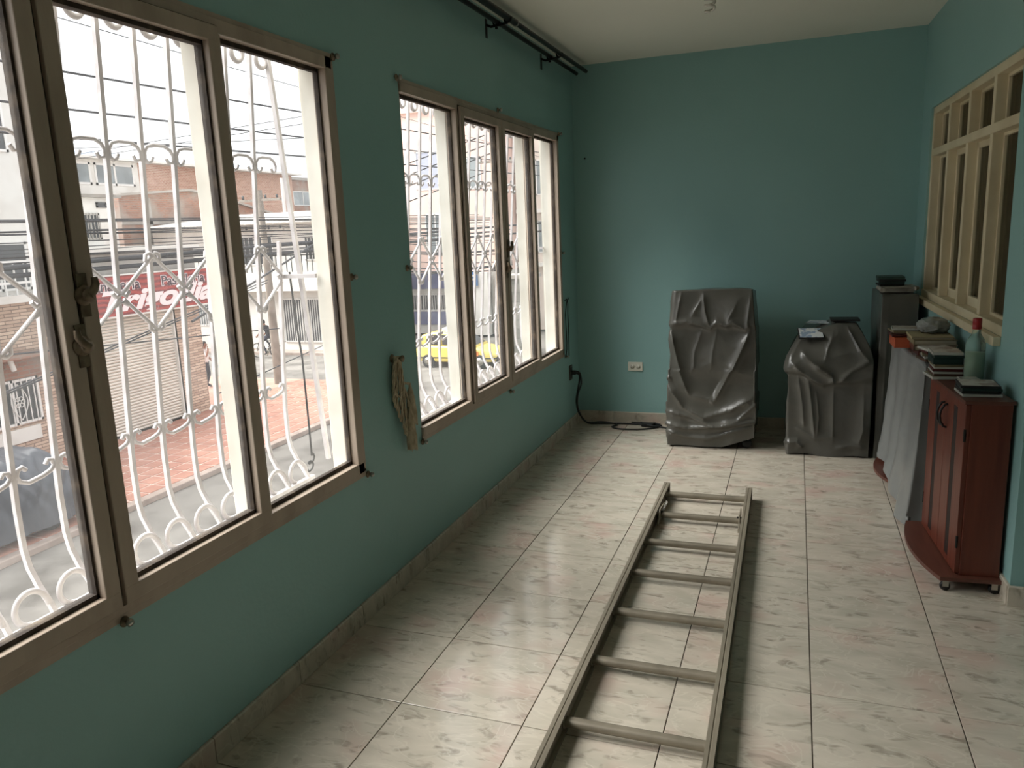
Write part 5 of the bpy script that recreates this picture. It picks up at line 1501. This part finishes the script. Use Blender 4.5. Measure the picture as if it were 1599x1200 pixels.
def head_parts(root, c, face, r=0.105):
    f = Vector(face).normalized(); side = Vector((0, 0, 1)).cross(f).normalized(); c = Vector(c)
    m = MB()
    # hair cap
    vs_ = []; fs_ = []; nu, nv = 18, 9
    for j in range(nv + 1):
        b = math.pi * 0.62 * j / nv
        for i in range(nu):
            a = 2 * math.pi * i / nu
            d = f * math.cos(a) * math.sin(b) + side * math.sin(a) * math.sin(b) + Vector((0, 0, math.cos(b)))
            k = 1.1
            if d.dot(f) > 0.35 and d.z < 0.55: k = 0.8
            vs_.append(c + Vector((d.x * r * k * 0.95, d.y * r * k * 0.95, d.z * r * 1.18 * (1.08 if k > 1 else .8))))
    for j in range(nv):
        for i in range(nu): fs_.append((j * nu + i, j * nu + (i + 1) % nu, (j + 1) * nu + (i + 1) % nu, (j + 1) * nu + i))
    m.add(vs_, fs_, True).build('hair', M_HAIR, root)
    m = MB()
    m.tube([c + f * r * 0.9 + Vector((0, 0, 0.015)), c + f * r * 1.22 + Vector((0, 0, -0.02)), c + f * r * 0.95 + Vector((0, 0, -0.03))], [0.008, 0.016, 0.012], 6)
    for s in (-1, 1):
        m.lathe([(0.004, -0.01), (0.022, -0.006), (0.026, 0.0), (0.018, 0.008), (0.004, 0.01)], 10, c + side * s * r * 0.95, 'x')
    m.build('nose_and_ears', M_SKIN, root)
    m = MB()
    for s in (-1, 1):
        m.lathe([(0.002, -0.006), (0.011, -0.003), (0.011, 0.003), (0.002, 0.006)], 8, c + f * r * 0.93 + side * s * 0.035 + Vector((0, 0, 0.012)), 'x')
    m.tube([c + f * r * 0.93 - side * 0.028 + Vector((0, 0, -0.055)), c + f * r * 0.98 + Vector((0, 0, -0.057)), c + f * r * 0.93 + side * 0.028 + Vector((0, 0, -0.055))], 0.006, 5)
    m.build('eyes_and_mouth', M_HAIR, root)

# pedestrian: stands three-quarter, faces +x -y side, right hand lifted to the face
pd = empty('person', (-19.4, 21.5, ZS), 0.35, label='person in white shirt and dark trousers walking with a hand at the face', cat='person')
J = dict(pelvis=(0, 0, 0.92, 0.135), waist=(0, 0, 1.08, 0.125), chest=(0.01, 0, 1.28, 0.15), neckb=(0.01, 0, 1.44, 0.075), neck=(0.02, 0, 1.50, 0.055), headl=(0.03, 0, 1.565, 0.085), headm=(0.03, 0, 1.63, 0.10), headt=(0.025, 0, 1.71, 0.07),
         shl=(0.0, 0.17, 1.39, 0.062), ell=(0.02, 0.24, 1.14, 0.045), wrl=(0.16, 0.20, 0.98, 0.033), hal=(0.20, 0.19, 0.94, 0.036),
         shr=(0.0, -0.17, 1.39, 0.062), elr=(0.16, -0.24, 1.19, 0.045), wrr=(0.20, -0.12, 1.42, 0.033), har=(0.185, -0.085, 1.49, 0.036),
         hil=(0, 0.09, 0.86, 0.095), knl=(0.06, 0.10, 0.48, 0.062), anl=(-0.06, 0.10, 0.09, 0.04), tol=(0.08, 0.11, 0.035, 0.035),
         hir=(0, -0.09, 0.86, 0.095), knr=(0.0, -0.10, 0.48, 0.062), anr=(0.04, -0.10, 0.09, 0.04), tor=(0.19, -0.11, 0.035, 0.035))
Ed = [('pelvis', 'waist'), ('waist', 'chest'), ('chest', 'neckb'), ('neckb', 'neck'), ('neck', 'headl'), ('headl', 'headm'), ('headm', 'headt'), ('chest', 'shl'), ('shl', 'ell'), ('ell', 'wrl'), ('wrl', 'hal'), ('chest', 'shr'), ('shr', 'elr'), ('elr', 'wrr'), ('wrr', 'har'),
      ('pelvis', 'hil'), ('hil', 'knl'), ('knl', 'anl'), ('anl', 'tol'), ('pelvis', 'hir'), ('hir', 'knr'), ('knr', 'anr'), ('anr', 'tor')]
def pickp(c):
    if c.z < 0.085: return 3
    if c.z < 0.97 and c.x < 0.13: return 2
    if c.z > 1.47: return 0
    if (c.z < 1.13 and c.x > 0.07 and abs(c.y) > .15) or (c.x > 0.15): return 0
    return 1
link('body', skin_mesh('body', J, Ed, [M_SKIN, M_SHIRT, M_TROU, M_SHOE], pickp), pd)
m = MB(); fingers(m, (0.23, 0.185, 0.90), (0.3, 0, -1), (1, 0, 0)); fingers(m, (0.175, -0.07, 1.53), (-0.25, 0.25, 1), (1, 0, 0)); m.build('fingers', M_SKIN, pd)
head_parts(pd, (0.03, 0, 1.635), (1, 0, 0), 0.1)
bg = MB().box(-0.2, -0.1, -0.14, 0.14, 1.08, 1.42, 0.04).build('backpack', M_BLACK, pd)

# cyclist heading -x, sitting on the bicycle
by = empty('bicycle', (-22.05, 28.55, ZS - 0.12), math.pi, label='dark bicycle ridden along the side street', cat='bicycle')
R_ = 0.34
M_BIKE = mat('dark_bike_enamel', (40, 40, 44), 0.4)
for x in (-0.53, 0.53):
    q = [(x + R_ * math.cos(2 * math.pi * i / 28), 0, R_ + R_ * math.sin(2 * math.pi * i / 28)) for i in range(28)]
    w_ = MB().tube(q, 0.024, 6, closed=True).build('wheel', M_TYRE, by)
    m = MB()
    for i in range(14):
        a = math.pi * 2 * i / 14
        m.tube([(x, 0, R_), (x + R_ * math.cos(a), 0, R_ + R_ * math.sin(a))], 0.003, 4)
    m.tube([(x, -0.05, R_), (x, 0.05, R_)], 0.02, 8)
    m.build('spokes', M_CHROME, w_)
m = MB()
bbk = (-0.08, 0, 0.30); st = (-0.24, 0, 0.82); hd = (0.36, 0, 0.84)
for a, b in ((bbk, st), (st, hd), (bbk, (0.37, 0, 0.74)), ((-0.53, 0.03, R_), bbk), ((-0.53, -0.03, R_), bbk), ((-0.53, 0.03, R_), (-0.22, 0, 0.78)), ((-0.53, -0.03, R_), (-0.22, 0, 0.78)), (hd, (0.38, 0, 0.70))):
    m.tube([a, b], 0.02, 8)
m.build('frame', M_BIKE, by)
MB().tube([(0.39, 0.045, 0.70), (0.53, 0.045, R_)], 0.014, 6).tube([(0.39, -0.045, 0.70), (0.53, -0.045, R_)], 0.014, 6).box(0.36, 0.42, -0.06, 0.06, 0.68, 0.73).build('fork', M_BIKE, by)
MB().tube([(0.36, 0, 0.84), (0.33, 0, 0.98)], 0.016, 8).tube([(0.28, 0.30, 1.02), (0.34, 0.12, 1.0), (0.34, -0.12, 1.0), (0.28, -0.30, 1.02)], 0.014, 8).build('handlebar', M_BIKE, by)
MB().tube([(-0.24, 0, 0.82), (-0.26, 0, 0.92)], 0.016, 8).prism([(-0.40, -0.08), (-0.40, 0.08), (-0.24, 0.05), (-0.10, 0.02), (-0.10, -0.02), (-0.24, -0.05)], 0.92, 0.97, 'z').build('saddle', M_BLACK, by)
MB().lathe([(0.02, -0.01), (0.10, -0.01), (0.10, 0.01), (0.02, 0.01)], 18, (bbk[0], 0.06, bbk[2]), 'y').tube([(bbk[0], 0.08, bbk[2]), (bbk[0] + 0.03, 0.08, bbk[2] - 0.16)], 0.012, 6).tube([(bbk[0], -0.08, bbk[2]), (bbk[0] - 0.03, -0.08, bbk[2] + 0.16)], 0.012, 6).box(bbk[0] - 0.03, bbk[0] + 0.09, 0.08, 0.17, bbk[2] - 0.18, bbk[2] - 0.155).box(bbk[0] - 0.09, bbk[0] + 0.03, -0.17, -0.08, bbk[2] + 0.145, bbk[2] + 0.17).build('crankset', M_CHROME, by)
cy = empty('person', (-22.05, 28.55, ZS - 0.12), math.pi, label='person in dark clothes riding the bicycle', cat='person')
J = dict(pelvis=(-0.26, 0, 1.07, 0.125), waist=(-0.20, 0, 1.20, 0.12), chest=(-0.08, 0, 1.40, 0.145), neckb=(-0.01, 0, 1.53, 0.075), neck=(0.02, 0, 1.585, 0.055), headl=(0.05, 0, 1.64, 0.085), headm=(0.06, 0, 1.705, 0.10), headt=(0.055, 0, 1.785, 0.07),
         shl=(-0.06, 0.17, 1.48, 0.06), ell=(0.10, 0.25, 1.25, 0.043), wrl=(0.25, 0.27, 1.08, 0.032), hal=(0.285, 0.27, 1.05, 0.036),
         shr=(-0.06, -0.17, 1.48, 0.06), elr=(0.10, -0.25, 1.25, 0.043), wrr=(0.25, -0.27, 1.08, 0.032), har=(0.285, -0.27, 1.05, 0.036),
         hil=(-0.22, 0.10, 1.03, 0.09), knl=(0.14, 0.12, 0.78, 0.062), anl=(-0.06, 0.125, 0.24, 0.042), tol=(0.07, 0.125, 0.175, 0.034),
         hir=(-0.22, -0.10, 1.03, 0.09), knr=(0.17, -0.12, 0.98, 0.062), anr=(-0.12, -0.125, 0.57, 0.042), tor=(0.0, -0.125, 0.505, 0.034))
def pickc(c):
    if c.z > 1.57: return 0
    if abs(c.y) > 0.2 and c.z < 1.16 and c.x > 0.12: return 0
    if c.z < 0.24 or (c.y < -0.06 and c.z < 0.55): return 3
    return 1 if c.z > 1.14 else 2
link('body', skin_mesh('body', J, Ed, [M_SKIN, M_DCLO, M_TROU, M_SHOE], pickc), cy)
m = MB(); fingers(m, (0.30, 0.27, 1.05), (0.6, 0, -1), (1, 0, 0.6)); fingers(m, (0.30, -0.27, 1.05), (0.6, 0, -1), (1, 0, 0.6)); m.build('fingers', M_SKIN, cy)
head_parts(cy, (0.06, 0, 1.71), (1, 0, 0), 0.1)
MB().box(-0.40, -0.25, -0.13, 0.13, 1.15, 1.48, 0.05).build('backpack', M_BLACK, cy)

for o in BASED:
    if '_b' in o: del o['_b']
